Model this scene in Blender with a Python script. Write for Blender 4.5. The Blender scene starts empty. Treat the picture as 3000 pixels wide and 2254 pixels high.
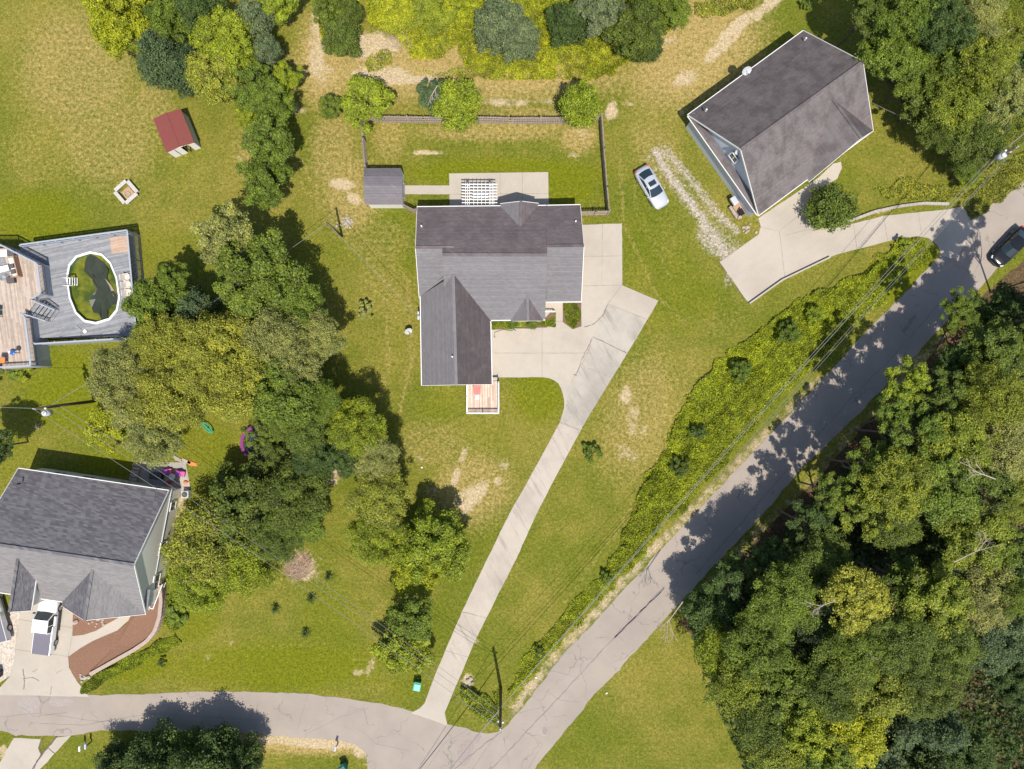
import bpy, bmesh, math, random
import numpy as np
from mathutils import Vector, Matrix
random.seed(7); rng = np.random.default_rng(11)
C = bpy.context.scene.collection
R = math.radians
# ---------------------------------------------------------------- camera, sky, sun, exposure
H = 75.0; F = 2081.0; CX = 1500.0; CY = 1127.0       # drone height (m), focal length and centre in pixels of the 3000 px photo
def W(x, y, z=0.0): return Vector(((x-CX)*(H-z)/F, (CY-y)*(H-z)/F, z))
def D(x, y, z=0.0): return W(x*1.35624, y*1.35624, z)
sc = bpy.context.scene
cam = bpy.data.cameras.new('camera'); co = bpy.data.objects.new('camera', cam); C.objects.link(co)
co.location = (0, 0, H); co.rotation_euler = (0, 0, 0)
cam.sensor_width = 36; cam.lens = 36*F/3000; cam.clip_end = 3000; cam.clip_start = 0.5
sc.camera = co
SV = Vector((0.10, -0.48, 1.0))                       # towards the sun
w = bpy.data.worlds.new('World'); sc.world = w; w.use_nodes = True
nt = w.node_tree; bgn = nt.nodes['Background']
sky = nt.nodes.new('ShaderNodeTexSky'); sky.sky_type = 'NISHITA'; sky.sun_disc = False
sky.sun_elevation = math.atan2(1.0, math.hypot(SV.x, SV.y)); sky.sun_rotation = math.atan2(SV.x, SV.y)
nt.links.new(sky.outputs[0], bgn.inputs[0]); bgn.inputs[1].default_value = 0.125
sl = bpy.data.lights.new('sun', 'SUN'); sl.energy = 4.6; sl.angle = R(0.53); sl.color = (1.0, 0.945, 0.85)
so = bpy.data.objects.new('sun', sl); C.objects.link(so); so.rotation_euler = SV.to_track_quat('Z', 'Y').to_euler(); so.location = (20, -60, 120)
sc.view_settings.view_transform = 'Standard'; sc.view_settings.look = 'None'; sc.view_settings.gamma = 1
sc.view_settings.exposure = 0.22
sc.render.engine = 'CYCLES'
sc.cycles.max_bounces = 5; sc.cycles.diffuse_bounces = 3; sc.cycles.transmission_bounces = 3; sc.cycles.transparent_max_bounces = 4

# ---------------------------------------------------------------- materials
class NT:
    def __init__(s, name):
        s.m = bpy.data.materials.new(name); s.m.use_nodes = True; s.t = s.m.node_tree
        s.b = s.t.nodes['Principled BSDF']; s.o = s.t.nodes['Material Output']
        s.tc = None
    def n(s, typ, **k):
        x = s.t.nodes.new(typ)
        for a, v in k.items(): setattr(x, a, v)
        return x
    def l(s, a, b): s.t.links.new(a, b)
    def pos(s):
        if not s.tc: s.tc = s.n('ShaderNodeNewGeometry')
        return s.tc.outputs['Position']
    def noise(s, scale, detail=3, rough=0.55, vec=None):
        x = s.n('ShaderNodeTexNoise'); x.inputs['Scale'].default_value = scale; x.inputs['Detail'].default_value = detail
        x.inputs['Roughness'].default_value = rough
        s.l(vec if vec else s.pos(), x.inputs['Vector']); return x.outputs['Fac']
    def math(s, op, a, b=None, c=None, clamp=False):
        x = s.n('ShaderNodeMath', operation=op, use_clamp=clamp)
        for i, v in enumerate((a, b, c)):
            if v is None: continue
            if isinstance(v, (int, float)): x.inputs[i].default_value = v
            else: s.l(v, x.inputs[i])
        return x.outputs[0]
    def ramp(s, fac, lo, hi):
        x = s.n('ShaderNodeMapRange'); x.clamp = True; x.interpolation_type = 'SMOOTHSTEP'
        s.l(fac, x.inputs['Value']); x.inputs['From Min'].default_value = lo; x.inputs['From Max'].default_value = hi
        return x.outputs['Result']
    def mix(s, fac, a, b, mode='MIX'):
        x = s.n('ShaderNodeMix', data_type='RGBA', blend_type=mode)
        if isinstance(fac, (int, float)): x.inputs['Factor'].default_value = fac
        else: s.l(fac, x.inputs['Factor'])
        for nm, v in (('A', a), ('B', b)):
            i = [q for q in x.inputs if q.name == nm and q.type == 'RGBA'][0]
            if isinstance(v, tuple): i.default_value = (*v, 1)
            else: s.l(v, i)
        return [q for q in x.outputs if q.type == 'RGBA'][0]
    def scalecol(s, col, f):     # col * scalar f
        x = s.n('ShaderNodeVectorMath', operation='SCALE')
        if isinstance(col, tuple): x.inputs[0].default_value = col
        else: s.l(col, x.inputs[0])
        if isinstance(f, (int, float)): x.inputs['Scale'].default_value = f
        else: s.l(f, x.inputs['Scale'])
        return x.outputs[0]
    def attr(s, name):
        x = s.n('ShaderNodeAttribute', attribute_name=name); return x.outputs['Fac']
    def bump(s, fac, strength, dist=0.05):
        x = s.n('ShaderNodeBump'); x.inputs['Strength'].default_value = strength; x.inputs['Distance'].default_value = dist
        s.l(fac, x.inputs['Height']); s.l(x.outputs[0], s.b.inputs['Normal'])
    def col(s, c): s.l(c, s.b.inputs['Base Color'])
    def xyz(s):
        x = s.n('ShaderNodeSeparateXYZ'); s.l(s.pos(), x.inputs[0]); return x.outputs

def mat(name, col, rough=0.7, metal=0.0, var=0.15, scale=4.0, bump=0.0, spec=0.5):
    n = NT(name); n.b.inputs['Roughness'].default_value = rough; n.b.inputs['Metallic'].default_value = metal
    n.b.inputs['Specular IOR Level'].default_value = spec
    f = n.noise(scale, 5, 0.65)
    n.col(n.scalecol(col, n.math('MULTIPLY_ADD', f, 2*var, 1-var)))
    if bump: n.bump(f, bump)
    return n.m
def glassy(name, col, rough=0.08):
    n = NT(name); n.b.inputs['Roughness'].default_value = rough; n.b.inputs['Specular IOR Level'].default_value = 0.7
    n.col(n.scalecol(col, n.math('MULTIPLY_ADD', n.noise(3, 2), 0.6, 0.7))); return n.m
def planks(name, ca, cb, ang, width=0.14, gap=0.35, rough=0.8):
    n = NT(name); X, Y, Z = n.xyz(); a = R(ang)
    u = n.math('ADD', n.math('MULTIPLY', X, math.cos(a)/width), n.math('MULTIPLY', Y, math.sin(a)/width))
    v = n.math('ADD', n.math('MULTIPLY', X, -math.sin(a)), n.math('MULTIPLY', Y, math.cos(a)))
    fl = n.math('FLOOR', u); fr = n.math('FRACT', u)
    wn = n.n('ShaderNodeTexWhiteNoise', noise_dimensions='2D'); cb2 = n.n('ShaderNodeCombineXYZ')
    n.l(fl, cb2.inputs[0]); n.l(n.math('FLOOR', n.math('ADD', n.math('MULTIPLY', v, 0.27), n.math('MULTIPLY', fl, 0.37))), cb2.inputs[1]); n.l(cb2.outputs[0], wn.inputs['Vector'])
    cc = n.mix(wn.outputs['Value'], ca, cb)
    grain = n.math('MULTIPLY_ADD', n.noise(2.2, 6, 0.7), 0.7, 0.65)
    edge = n.math('MULTIPLY_ADD', n.math('GREATER_THAN', fr, 0.1), gap, 1-gap)
    n.col(n.scalecol(cc, n.math('MULTIPLY', grain, edge))); n.b.inputs['Roughness'].default_value = rough
    return n.m
def shingle(name, ca, cb, row=0.07, streak=0.25, stain=None):
    n = NT(name); X, Y, Z = n.xyz()
    fl = n.math('FLOOR', n.math('DIVIDE', Z, row))
    cb2 = n.n('ShaderNodeCombineXYZ'); n.l(n.math('FLOOR', n.math('MULTIPLY_ADD', n.math('ADD', X, Y), 2.6, n.math('MULTIPLY', fl, 0.37))), cb2.inputs[0]); n.l(fl, cb2.inputs[1])
    wn = n.n('ShaderNodeTexWhiteNoise', noise_dimensions='2D'); n.l(cb2.outputs[0], wn.inputs['Vector'])
    wr = n.n('ShaderNodeTexWhiteNoise', noise_dimensions='1D'); n.l(fl, wr.inputs['W'])
    c = n.mix(wn.outputs['Value'], ca, cb)
    st = n.n('ShaderNodeMapping'); st.inputs['Scale'].default_value = (1, 1, 0.15); n.l(n.pos(), st.inputs['Vector'])
    big = n.noise(0.45, 4, 0.6)
    fine = n.noise(9, 3, 0.7)
    k = n.math('MULTIPLY', n.math('MULTIPLY_ADD', big, streak*2, 1-streak), n.math('MULTIPLY_ADD', fine, 0.5, 0.75))
    edge = n.math('MULTIPLY_ADD', n.math('GREATER_THAN', n.math('FRACT', n.math('DIVIDE', Z, row)), 0.22), 0.22, 0.78)
    k = n.math('MULTIPLY', k, edge)
    k = n.math('MULTIPLY', k, n.math('MULTIPLY_ADD', wr.outputs['Value'], 0.14, 0.93))
    if stain: c = n.mix(n.math('MULTIPLY', n.ramp(n.noise(0.8, 5, 0.65, st.outputs[0]), 0.42, 0.65), 0.6), c, stain)
    n.col(n.scalecol(c, k)); n.b.inputs['Roughness'].default_value = 0.85; n.b.inputs['Specular IOR Level'].default_value = 0.35
    n.bump(fine, 0.3, 0.02)
    return n.m

M = {}
M['white'] = mat('white_paint', (0.78, 0.76, 0.73), 0.5, var=0.06)
M['siding_grey'] = mat('grey_siding', (0.50, 0.53, 0.60), 0.6, var=0.05)
M['siding_green'] = mat('sage_siding', (0.70, 0.67, 0.58), 0.6, var=0.06)
M['siding_tan'] = mat('tan_siding', (0.55, 0.50, 0.42), 0.6, var=0.05)
M['foundation'] = mat('foundation', (0.42, 0.39, 0.35), 0.9)
M['glass'] = glassy('window_glass', (0.03, 0.04, 0.05))
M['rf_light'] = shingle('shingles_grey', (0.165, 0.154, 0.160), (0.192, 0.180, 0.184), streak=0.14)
M['rf_dark'] = shingle('shingles_dark', (0.130, 0.105, 0.108), (0.172, 0.142, 0.144), streak=0.2, stain=(0.105, 0.085, 0.086))  # darker, browner shingles for the north and east slopes
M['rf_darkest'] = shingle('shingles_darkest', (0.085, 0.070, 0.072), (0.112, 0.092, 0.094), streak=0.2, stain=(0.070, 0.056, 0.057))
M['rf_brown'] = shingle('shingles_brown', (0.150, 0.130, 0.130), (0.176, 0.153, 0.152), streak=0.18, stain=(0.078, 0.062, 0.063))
M['rf_brown_shade'] = shingle('shingles_brown_shade', (0.130, 0.110, 0.110), (0.162, 0.138, 0.136), streak=0.2, stain=(0.078, 0.062, 0.064))  # darker copy of the brown shingles; shade of slopes facing away put into colour
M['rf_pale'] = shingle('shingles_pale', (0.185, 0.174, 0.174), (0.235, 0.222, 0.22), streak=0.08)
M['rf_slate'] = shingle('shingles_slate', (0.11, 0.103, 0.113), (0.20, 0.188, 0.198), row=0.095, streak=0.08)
M['rf_shed'] = shingle('shingles_shed', (0.165, 0.148, 0.158), (0.19, 0.172, 0.182), streak=0.2)
M['wood_grey'] = planks('deck_wood_grey', (0.30, 0.30, 0.315), (0.19, 0.195, 0.21), -78)
M['wood_new'] = planks('deck_wood_new', (0.50, 0.36, 0.27), (0.40, 0.28, 0.20), -78)
M['wood_brown'] = planks('deck_wood_brown', (0.50, 0.405, 0.335), (0.34, 0.265, 0.205), 8)
M['wood_front'] = planks('deck_wood_front', (0.66, 0.52, 0.44), (0.42, 0.30, 0.22), 1)
M['fence'] = mat('fence_wood', (0.36, 0.29, 0.245), 0.9, var=0.5, scale=3)
M['rail_grey'] = mat('rail_grey', (0.34, 0.37, 0.42), 0.7, var=0.15)
M['pole'] = mat('pole_wood', (0.10, 0.07, 0.05), 0.9, var=0.4, scale=3)
M['wire'] = mat('wire', (0.24, 0.235, 0.23), 0.6, 0.0)
M['cable'] = mat('cable', (0.24, 0.235, 0.23), 0.5, 0.0)
M['steel'] = mat('galvanised_steel', (0.62, 0.64, 0.66), 0.35, 0.3)
M['black'] = mat('black_plastic', (0.02, 0.02, 0.022), 0.5)
M['tyre'] = mat('tyre_rubber', (0.025, 0.025, 0.025), 0.85)
M['rim'] = mat('alloy', (0.35, 0.35, 0.36), 0.35, 0.7)
M['carglass'] = glassy('car_glass', (0.02, 0.035, 0.045), 0.04)
M['silver'] = mat('silver_paint', (0.56, 0.58, 0.62), 0.28, 0.35, var=0.03)
M['carwhite'] = mat('white_car_paint', (0.80, 0.80, 0.80), 0.25, var=0.02)
M['carblack'] = mat('black_car_paint', (0.012, 0.013, 0.016), 0.18, var=0.05)
M['cover'] = mat('tonneau_vinyl', (0.15, 0.14, 0.17), 0.7, var=0.12)
M['red_lens'] = mat('red_lens', (0.5, 0.03, 0.03), 0.2)
M['lens'] = glassy('clear_lens', (0.6, 0.6, 0.6), 0.1)
M['trim_grey'] = mat('car_trim', (0.06, 0.06, 0.065), 0.6)
M['redroof'] = mat('red_metal_roof', (0.20, 0.050, 0.040), 0.55, var=0.14, scale=1.5)
M['green_plastic'] = mat('green_plastic', (0.03, 0.42, 0.26), 0.3)
M['green_cloth'] = mat('green_cloth', (0.0, 0.20, 0.13), 0.9)
M['pink'] = mat('pink_plastic', (0.72, 0.10, 0.28), 0.4)
M['purple'] = mat('purple_plastic', (0.40, 0.09, 0.50), 0.4)
M['magenta'] = mat('magenta_pad', (0.20, 0.02, 0.14), 0.6)
M['tramp'] = mat('trampoline_mat', (0.02, 0.025, 0.05), 0.8)
M['orange'] = mat('orange_plastic', (0.75, 0.22, 0.06), 0.5)
M['blue'] = mat('blue_glaze', (0.03, 0.12, 0.38), 0.3)
M['redchair'] = mat('faded_red_paint', (0.55, 0.20, 0.18), 0.6)
M['cushion'] = mat('cream_cushion', (0.78, 0.72, 0.66), 0.9)
M['wicker'] = mat('dark_wicker', (0.10, 0.09, 0.09), 0.9)
M['wood_tan'] = mat('tan_wood', (0.42, 0.26, 0.16), 0.8, var=0.3)
M['plastic_cream'] = mat('cream_plastic', (0.80, 0.70, 0.60), 0.5)
M['mulch'] = mat('mulch', (0.215, 0.115, 0.072), 0.95, var=0.45, scale=7, bump=0.5)
M['soil'] = mat('soil', (0.16, 0.10, 0.06), 0.95, var=0.3, scale=8)
M['stone'] = mat('field_stone', (0.42, 0.33, 0.27), 0.9, var=0.35, scale=3, bump=0.4)
M['wallstone'] = mat('wall_block', (0.40, 0.31, 0.26), 0.9, var=0.3, scale=4, bump=0.4)
M['bark'] = mat('bark', (0.13, 0.10, 0.075), 0.9, var=0.4, scale=6)
M['deadwood'] = mat('dead_wood', (0.40, 0.33, 0.27), 0.9, var=0.3)
M['bench_wood'] = mat('weathered_white', (0.52, 0.49, 0.46), 0.8, var=0.3, scale=5)
M['litter'] = mat('white_litter', (0.8, 0.78, 0.75), 0.6)
M['crack'] = mat('crack_fill', (0.13, 0.11, 0.10), 0.95)
M['joint'] = mat('joint_line', (0.26, 0.21, 0.16), 0.95, var=0.4, scale=2)  # dark brown of the joint lines between slabs
M['seam'] = mat('road_seam', (0.21, 0.185, 0.18), 0.95, var=0.4, scale=1.5)
M['iron'] = mat('cast_iron', (0.24, 0.20, 0.19), 0.7)
M['patch'] = mat('asphalt_patch', (0.17, 0.15, 0.15), 0.95, var=0.3)

def concrete(name, a, b, stain, amt=0.6, lane=None):
    n = NT(name)
    big = n.ramp(n.noise(0.16, 6, 0.62), 0.40, 0.68)
    mid = n.noise(1.3, 6, 0.7); fine = n.noise(14, 3, 0.7)
    c = n.mix(mid, a, b); c = n.mix(n.math('MULTIPLY', big, amt), c, stain)
    sm = n.ramp(n.noise(0.6, 7, 0.75), 0.60, 0.78)
    c = n.mix(n.math('MULTIPLY', sm, 0.5), c, tuple(x*0.72 for x in stain))
    if lane is not None:
        X, Y, Z = n.xyz(); ca, sa = math.cos(R(lane)), math.sin(R(lane)); cx = n.n('ShaderNodeCombineXYZ')
        n.l(n.math('ADD', n.math('MULTIPLY', X, ca*1.5), n.math('MULTIPLY', Y, sa*1.5)), cx.inputs[0]); n.l(n.math('ADD', n.math('MULTIPLY', X, -sa*.13), n.math('MULTIPLY', Y, ca*.13)), cx.inputs[1])
        c = n.mix(n.math('MULTIPLY', n.ramp(n.noise(1.0, 5, 0.7, cx.outputs[0]), 0.50, 0.68), 0.6), c, tuple(x*0.70 for x in stain))
    n.col(n.scalecol(c, n.math('MULTIPLY_ADD', fine, 0.34, 0.83))); n.b.inputs['Roughness'].default_value = 0.9
    n.bump(fine, 0.15, 0.01); return n.m
M['conc'] = concrete('concrete', (0.47, 0.415, 0.345), (0.41, 0.36, 0.30), (0.345, 0.30, 0.25))
M['conc_old'] = concrete('concrete_stained', (0.455, 0.41, 0.35), (0.385, 0.345, 0.295), (0.30, 0.27, 0.232), 0.85, lane=30)
def asphalt():
    n = NT('asphalt')
    c = n.mix(n.ramp(n.noise(0.25, 6, 0.6), 0.3, 0.7), (0.345, 0.292, 0.245), (0.295, 0.25, 0.213))
    fine = n.noise(16, 4, 0.75)
    v = n.n('ShaderNodeTexVoronoi', feature='DISTANCE_TO_EDGE'); v.inputs['Scale'].default_value = 0.22
    wv = n.n('ShaderNodeVectorMath', operation='MULTIPLY_ADD')
    nz = n.n('ShaderNodeTexNoise'); nz.inputs['Scale'].default_value = 0.9; nz.inputs['Detail'].default_value = 5; n.l(n.pos(), nz.inputs['Vector'])
    n.l(nz.outputs['Color'], wv.inputs[0]); wv.inputs[1].default_value = (2.2, 2.2, 0); n.l(n.pos(), wv.inputs[2]); n.l(wv.outputs[0], v.inputs['Vector'])
    cr = n.math('SUBTRACT', 1.0, n.ramp(v.outputs['Distance'], 0.004, 0.014))
    cr = n.math('MULTIPLY', cr, n.ramp(n.noise(0.35, 3), 0.45, 0.58))
    c = n.mix(n.math('MULTIPLY', cr, 0.55), c, (0.15, 0.13, 0.12))
    n.col(n.scalecol(c, n.math('MULTIPLY_ADD', fine, 0.34, 0.83))); n.b.inputs['Roughness'].default_value = 0.92
    n.bump(fine, 0.25, 0.01); return n.m
M['asphalt'] = asphalt()
def gravel_mat():
    n = NT('river_gravel'); v = n.n('ShaderNodeTexVoronoi'); v.inputs['Scale'].default_value = 7; n.l(n.pos(), v.inputs['Vector'])
    c = n.mix(v.outputs['Color'], (0.34, 0.28, 0.22), (0.66, 0.57, 0.48))
    n.col(c); n.b.inputs['Roughness'].default_value = 0.95; n.bump(v.outputs['Distance'], 0.6, 0.05); return n.m
M['gravel'] = gravel_mat()
def leafmat(name, fixed=None):
    n = NT(name); t = n.attr('tint')
    if fixed: base = fixed
    else:
        oi = n.n('ShaderNodeObjectInfo'); base = oi.outputs['Color']
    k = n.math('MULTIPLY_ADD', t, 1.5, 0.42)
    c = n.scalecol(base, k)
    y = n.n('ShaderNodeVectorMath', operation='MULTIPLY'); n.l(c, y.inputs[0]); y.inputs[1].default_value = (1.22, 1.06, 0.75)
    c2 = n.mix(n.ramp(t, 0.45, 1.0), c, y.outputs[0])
    n.col(c2); n.b.inputs['Roughness'].default_value = 0.55; n.b.inputs['Specular IOR Level'].default_value = 0.35
    tr = n.n('ShaderNodeBsdfTranslucent'); n.l(n.scalecol(c2, 1.15), tr.inputs['Color'])
    ms = n.n('ShaderNodeMixShader'); ms.inputs[0].default_value = 0.32
    n.l(n.b.outputs[0], ms.inputs[1]); n.l(tr.outputs[0], ms.inputs[2]); n.l(ms.outputs[0], n.o.inputs['Surface'])
    return n.m
M['leaf'] = leafmat('foliage')
def ground_mat():
    n = NT('lawn_and_soil')
    big = n.noise(0.085, 5, 0.6); mid = n.noise(0.55, 6, 0.7); sm = n.noise(2.6, 4, 0.7); fine = n.noise(5.0, 5, 0.85)
    dry, dirt, lush, grav, lit = [n.attr(a) for a in ('dry', 'dirt', 'lush', 'gravel', 'litter')]
    g = n.mix(n.ramp(n.math('ADD', big, n.math('MULTIPLY', mid, 0.55)), 0.60, 0.98), (0.120, 0.139, 0.014), (0.215, 0.187, 0.036))
    g = n.mix(n.math('MULTIPLY', n.ramp(n.math('ADD', n.math('MULTIPLY', lush, 0.8), n.math('MULTIPLY', mid, 0.6)), 0.45, 1.0), 0.85), g, (0.140, 0.155, 0.006))
    g = n.mix(n.ramp(n.math('ADD', n.math('MULTIPLY', dry, 0.75), n.math('MULTIPLY', sm, 0.7)), 0.52, 0.98), g, (0.34, 0.25, 0.090))
    g = n.mix(n.math('MULTIPLY', n.ramp(n.noise(0.9, 8, 0.8), 0.60, 0.72), 0.55), g, (0.33, 0.235, 0.11))
    # scattered weeds and clover
    g = n.mix(n.math('MULTIPLY', n.ramp(n.noise(1.1, 5, 0.72), 0.54, 0.68), 0.55), g, (0.082, 0.118, 0.010))
    det = n.noise(1.7, 7, 0.78)
    dm = n.math('MULTIPLY', n.ramp(n.math('ADD', n.math('MULTIPLY', dirt, 0.46), n.math('MULTIPLY', n.math('ADD', det, mid), 0.62)), 0.78, 1.0), n.ramp(dirt, 0.02, 0.2))
    g = n.mix(dm, g, n.mix(sm, (0.53, 0.425, 0.27), (0.37, 0.28, 0.16)))
    v = n.n('ShaderNodeTexVoronoi'); v.inputs['Scale'].default_value = 6; n.l(n.pos(), v.inputs['Vector'])
    gm = n.math('MULTIPLY', n.ramp(n.math('ADD', n.math('MULTIPLY', grav, 0.40), n.math('MULTIPLY', n.math('ADD', det, n.noise(4.5, 4, 0.75)), 0.55)), 0.78, 0.95), n.ramp(grav, 0.02, 0.2))
    g = n.mix(gm, g, n.mix(v.outputs['Color'], (0.50, 0.435, 0.36), (0.28, 0.24, 0.19)))
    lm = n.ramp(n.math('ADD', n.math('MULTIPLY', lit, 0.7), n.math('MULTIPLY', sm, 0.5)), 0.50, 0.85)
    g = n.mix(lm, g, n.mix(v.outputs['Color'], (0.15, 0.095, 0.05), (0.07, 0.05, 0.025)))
    k = n.math('MULTIPLY', n.math('MULTIPLY_ADD', fine, 3.1, -0.53), n.math('MULTIPLY_ADD', sm, 1.3, 0.35))
    n.col(n.scalecol(g, k)); n.b.inputs['Roughness'].default_value = 1.0; n.b.inputs['Specular IOR Level'].default_value = 0.1
    n.bump(fine, 0.55, 0.12); return n.m
M['ground'] = ground_mat()

# ---------------------------------------------------------------- helpers
ORG = {}
def tag(o, label=None, cat=None, group=None, kind=None):
    if label: o['label'] = label
    if cat: o['category'] = cat
    if group: o['group'] = group
    if kind: o['kind'] = kind
    return o
def thing(name, label, cat, loc=(0, 0, 0), group=None):
    o = bpy.data.objects.new(name, None); C.objects.link(o); o.location = loc; o.empty_display_size = 0.3
    ORG[o.name] = Vector(loc); return tag(o, label, cat, group)
class MB:
    def __init__(s): s.v = []; s.f = []; s.m = []; s.sm = False
    def face(s, pts, mi=0):
        b = len(s.v); s.v += [tuple(p) for p in pts]; s.f.append(tuple(range(b, b+len(pts)))); s.m.append(mi); return s
    def hexa(s, p, mi=0, mtop=None):      # p: 4 bottom + 4 top, same order ccw
        b = len(s.v); s.v += [tuple(q) for q in p]
        for k, f in enumerate([(3, 2, 1, 0), (4, 5, 6, 7), (0, 1, 5, 4), (1, 2, 6, 5), (2, 3, 7, 6), (3, 0, 4, 7)]):
            s.f.append(tuple(b+i for i in f)); s.m.append(mtop if (k == 1 and mtop is not None) else mi)
        return s
    def box(s, c, d, rz=0.0, mi=0, ry=0.0, rx=0.0):
        mt = Matrix.Translation(Vector(c)) @ Matrix.Rotation(rz, 4, 'Z') @ Matrix.Rotation(ry, 4, 'Y') @ Matrix.Rotation(rx, 4, 'X')
        x, y, z = d[0]/2, d[1]/2, d[2]/2
        return s.hexa([mt @ Vector(q) for q in [(-x, -y, -z), (x, -y, -z), (x, y, -z), (-x, y, -z), (-x, -y, z), (x, -y, z), (x, y, z), (-x, y, z)]], mi)
    def bar(s, p, q, wd, ht, mi=0):
        p, q = Vector(p), Vector(q); d = (q-p)
        if d.length < 1e-6: return s
        d = d.normalized(); up = Vector((0, 0, 1))
        if abs(d.dot(up)) > 0.95: up = Vector((0, 1, 0))
        sd = d.cross(up).normalized(); u2 = sd.cross(d).normalized(); a = sd*wd/2; b = u2*ht/2
        return s.hexa([p-a-b, p+a-b, q+a-b, q-a-b, p-a+b, p+a+b, q+a+b, q-a+b], mi)
    def tube(s, p, q, r1, r2=None, n=8, mi=0, caps=True):
        p, q = Vector(p), Vector(q); r2 = r1 if r2 is None else r2; d = (q-p).normalized()
        up = Vector((0, 0, 1)) if abs(d.z) < 0.9 else Vector((1, 0, 0)); a = d.cross(up).normalized(); c = a.cross(d)
        b = len(s.v)
        for (o, r) in ((p, r1), (q, r2)):
            for i in range(n):
                t = 2*math.pi*i/n; s.v.append(tuple(o+a*math.cos(t)*r+c*math.sin(t)*r))
        for i in range(n): j = (i+1) % n; s.f.append((b+i, b+j, b+n+j, b+n+i)); s.m.append(mi)
        if caps: s.f.append(tuple(b+i for i in reversed(range(n)))); s.m.append(mi); s.f.append(tuple(b+n+i for i in range(n))); s.m.append(mi)
        return s
    def ball(s, c, r, mi=0, sx=1, sy=1, sz=1, n=10, jit=0):
        b = len(s.v); rows = max(4, n//2)
        for i in range(rows+1):
            ph = math.pi*i/rows
            for j in range(n):
                th = 2*math.pi*j/n; k = 1+random.uniform(-jit, jit)
                s.v.append((c[0]+r*sx*k*math.sin(ph)*math.cos(th), c[1]+r*sy*k*math.sin(ph)*math.sin(th), c[2]+r*sz*k*math.cos(ph)))
        for i in range(rows):
            for j in range(n):
                k = (j+1) % n; s.f.append((b+i*n+j, b+(i+1)*n+j, b+(i+1)*n+k, b+i*n+k)); s.m.append(mi)
        return s
    def prism(s, pts, z0, z1, mi=0, mtop=None):
        b = len(s.v); n = len(pts)
        ar = sum(pts[i][0]*pts[(i+1) % n][1]-pts[(i+1) % n][0]*pts[i][1] for i in range(n))
        if ar < 0: pts = list(reversed(pts))
        for z in (z0, z1):
            for p in pts: s.v.append((p[0], p[1], z))
        s.f.append(tuple(b+i for i in reversed(range(n)))); s.m.append(mi)
        s.f.append(tuple(b+n+i for i in range(n))); s.m.append(mi if mtop is None else mtop)
        for i in range(n): j = (i+1) % n; s.f.append((b+i, b+j, b+n+j, b+n+i)); s.m.append(mi)
        return s
    def build(s, name, mats, parent=None, smooth=False, bevel=0):
        me = bpy.data.meshes.new(name); org = ORG.get(parent.name, Vector((0, 0, 0))) if parent else Vector((0, 0, 0))
        me.from_pydata([(x-org.x, y-org.y, z-org.z) for x, y, z in s.v], [], s.f)
        if not isinstance(mats, (list, tuple)): mats = [mats]
        for m in mats: me.materials.append(M[m] if isinstance(m, str) else m)
        me.polygons.foreach_set('material_index', s.m); me.update()
        o = bpy.data.objects.new(name, me); C.objects.link(o)
        if smooth: me.shade_smooth()
        if parent: o.parent = parent; ORG[o.name] = org
        else: ORG[o.name] = Vector((0, 0, 0))
        if bevel:
            b = o.modifiers.new('b', 'BEVEL'); b.width = bevel; b.segments = 2; b.limit_method = 'ANGLE'
        return o
def copy_tree(o, parent=None):
    c = o.copy(); C.objects.link(c); c.parent = parent
    for ch in o.children: copy_tree(ch, c)
    return c
def at(root, loc, rz, label=None, group=None):
    root.location = loc; root.rotation_euler = (0, 0, rz)
    if label: root['label'] = label
    if group: root['group'] = group
    return root

# value noise (python side)
def vnoise(x, y, s, seed=0):
    x = np.asarray(x)/s; y = np.asarray(y)/s; xi = np.floor(x).astype(np.int64); yi = np.floor(y).astype(np.int64); fx = x-xi; fy = y-yi
    def h(a, b):
        n = (a*374761393+b*668265263+seed*974634777) & 0xffffffff; n = ((n ^ (n >> 13))*1274126177) & 0xffffffff
        return ((n ^ (n >> 16)) & 0xffff)/65535.0
    fx = fx*fx*(3-2*fx); fy = fy*fy*(3-2*fy)
    return (h(xi, yi)*(1-fx)+h(xi+1, yi)*fx)*(1-fy)+(h(xi, yi+1)*(1-fx)+h(xi+1, yi+1)*fx)*fy
def fnoise(x, y, s, seed=0): return vnoise(x, y, s, seed)*0.55+vnoise(x, y, s/2.1, seed+1)*0.3+vnoise(x, y, s/4.3, seed+2)*0.15
def inpoly(X, Y, P):
    r = np.zeros(X.shape, bool); n = len(P)
    for i in range(n):
        x1, y1 = P[i]; x2, y2 = P[(i+1) % n]
        if y1 == y2: continue
        c = ((y1 > Y) != (y2 > Y)) & (X < (x2-x1)*(Y-y1)/(y2-y1)+x1); r ^= c
    return r
def ragged(pts, step=0.5, amp=0.06, seed=1):
    out = []
    n = len(pts)
    for i in range(n):
        a = np.array(pts[i][:2]); b = np.array(pts[(i+1) % n][:2]); L = np.linalg.norm(b-a); k = max(1, int(L/step))
        for j in range(k):
            p = a+(b-a)*j/k
            out.append((p[0]+(vnoise(p[0], p[1], 0.7, seed)-.5)*2*amp, p[1]+(vnoise(p[0], p[1], 0.7, seed+9)-.5)*2*amp))
    return out
def smooth_poly(pts, it=1):
    for _ in range(it):
        o = []
        for i in range(len(pts)):
            a = Vector(pts[i][:2]); b = Vector(pts[(i+1) % len(pts)][:2]); o += [a*.75+b*.25, a*.25+b*.75]
        pts = o
    return pts
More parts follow.
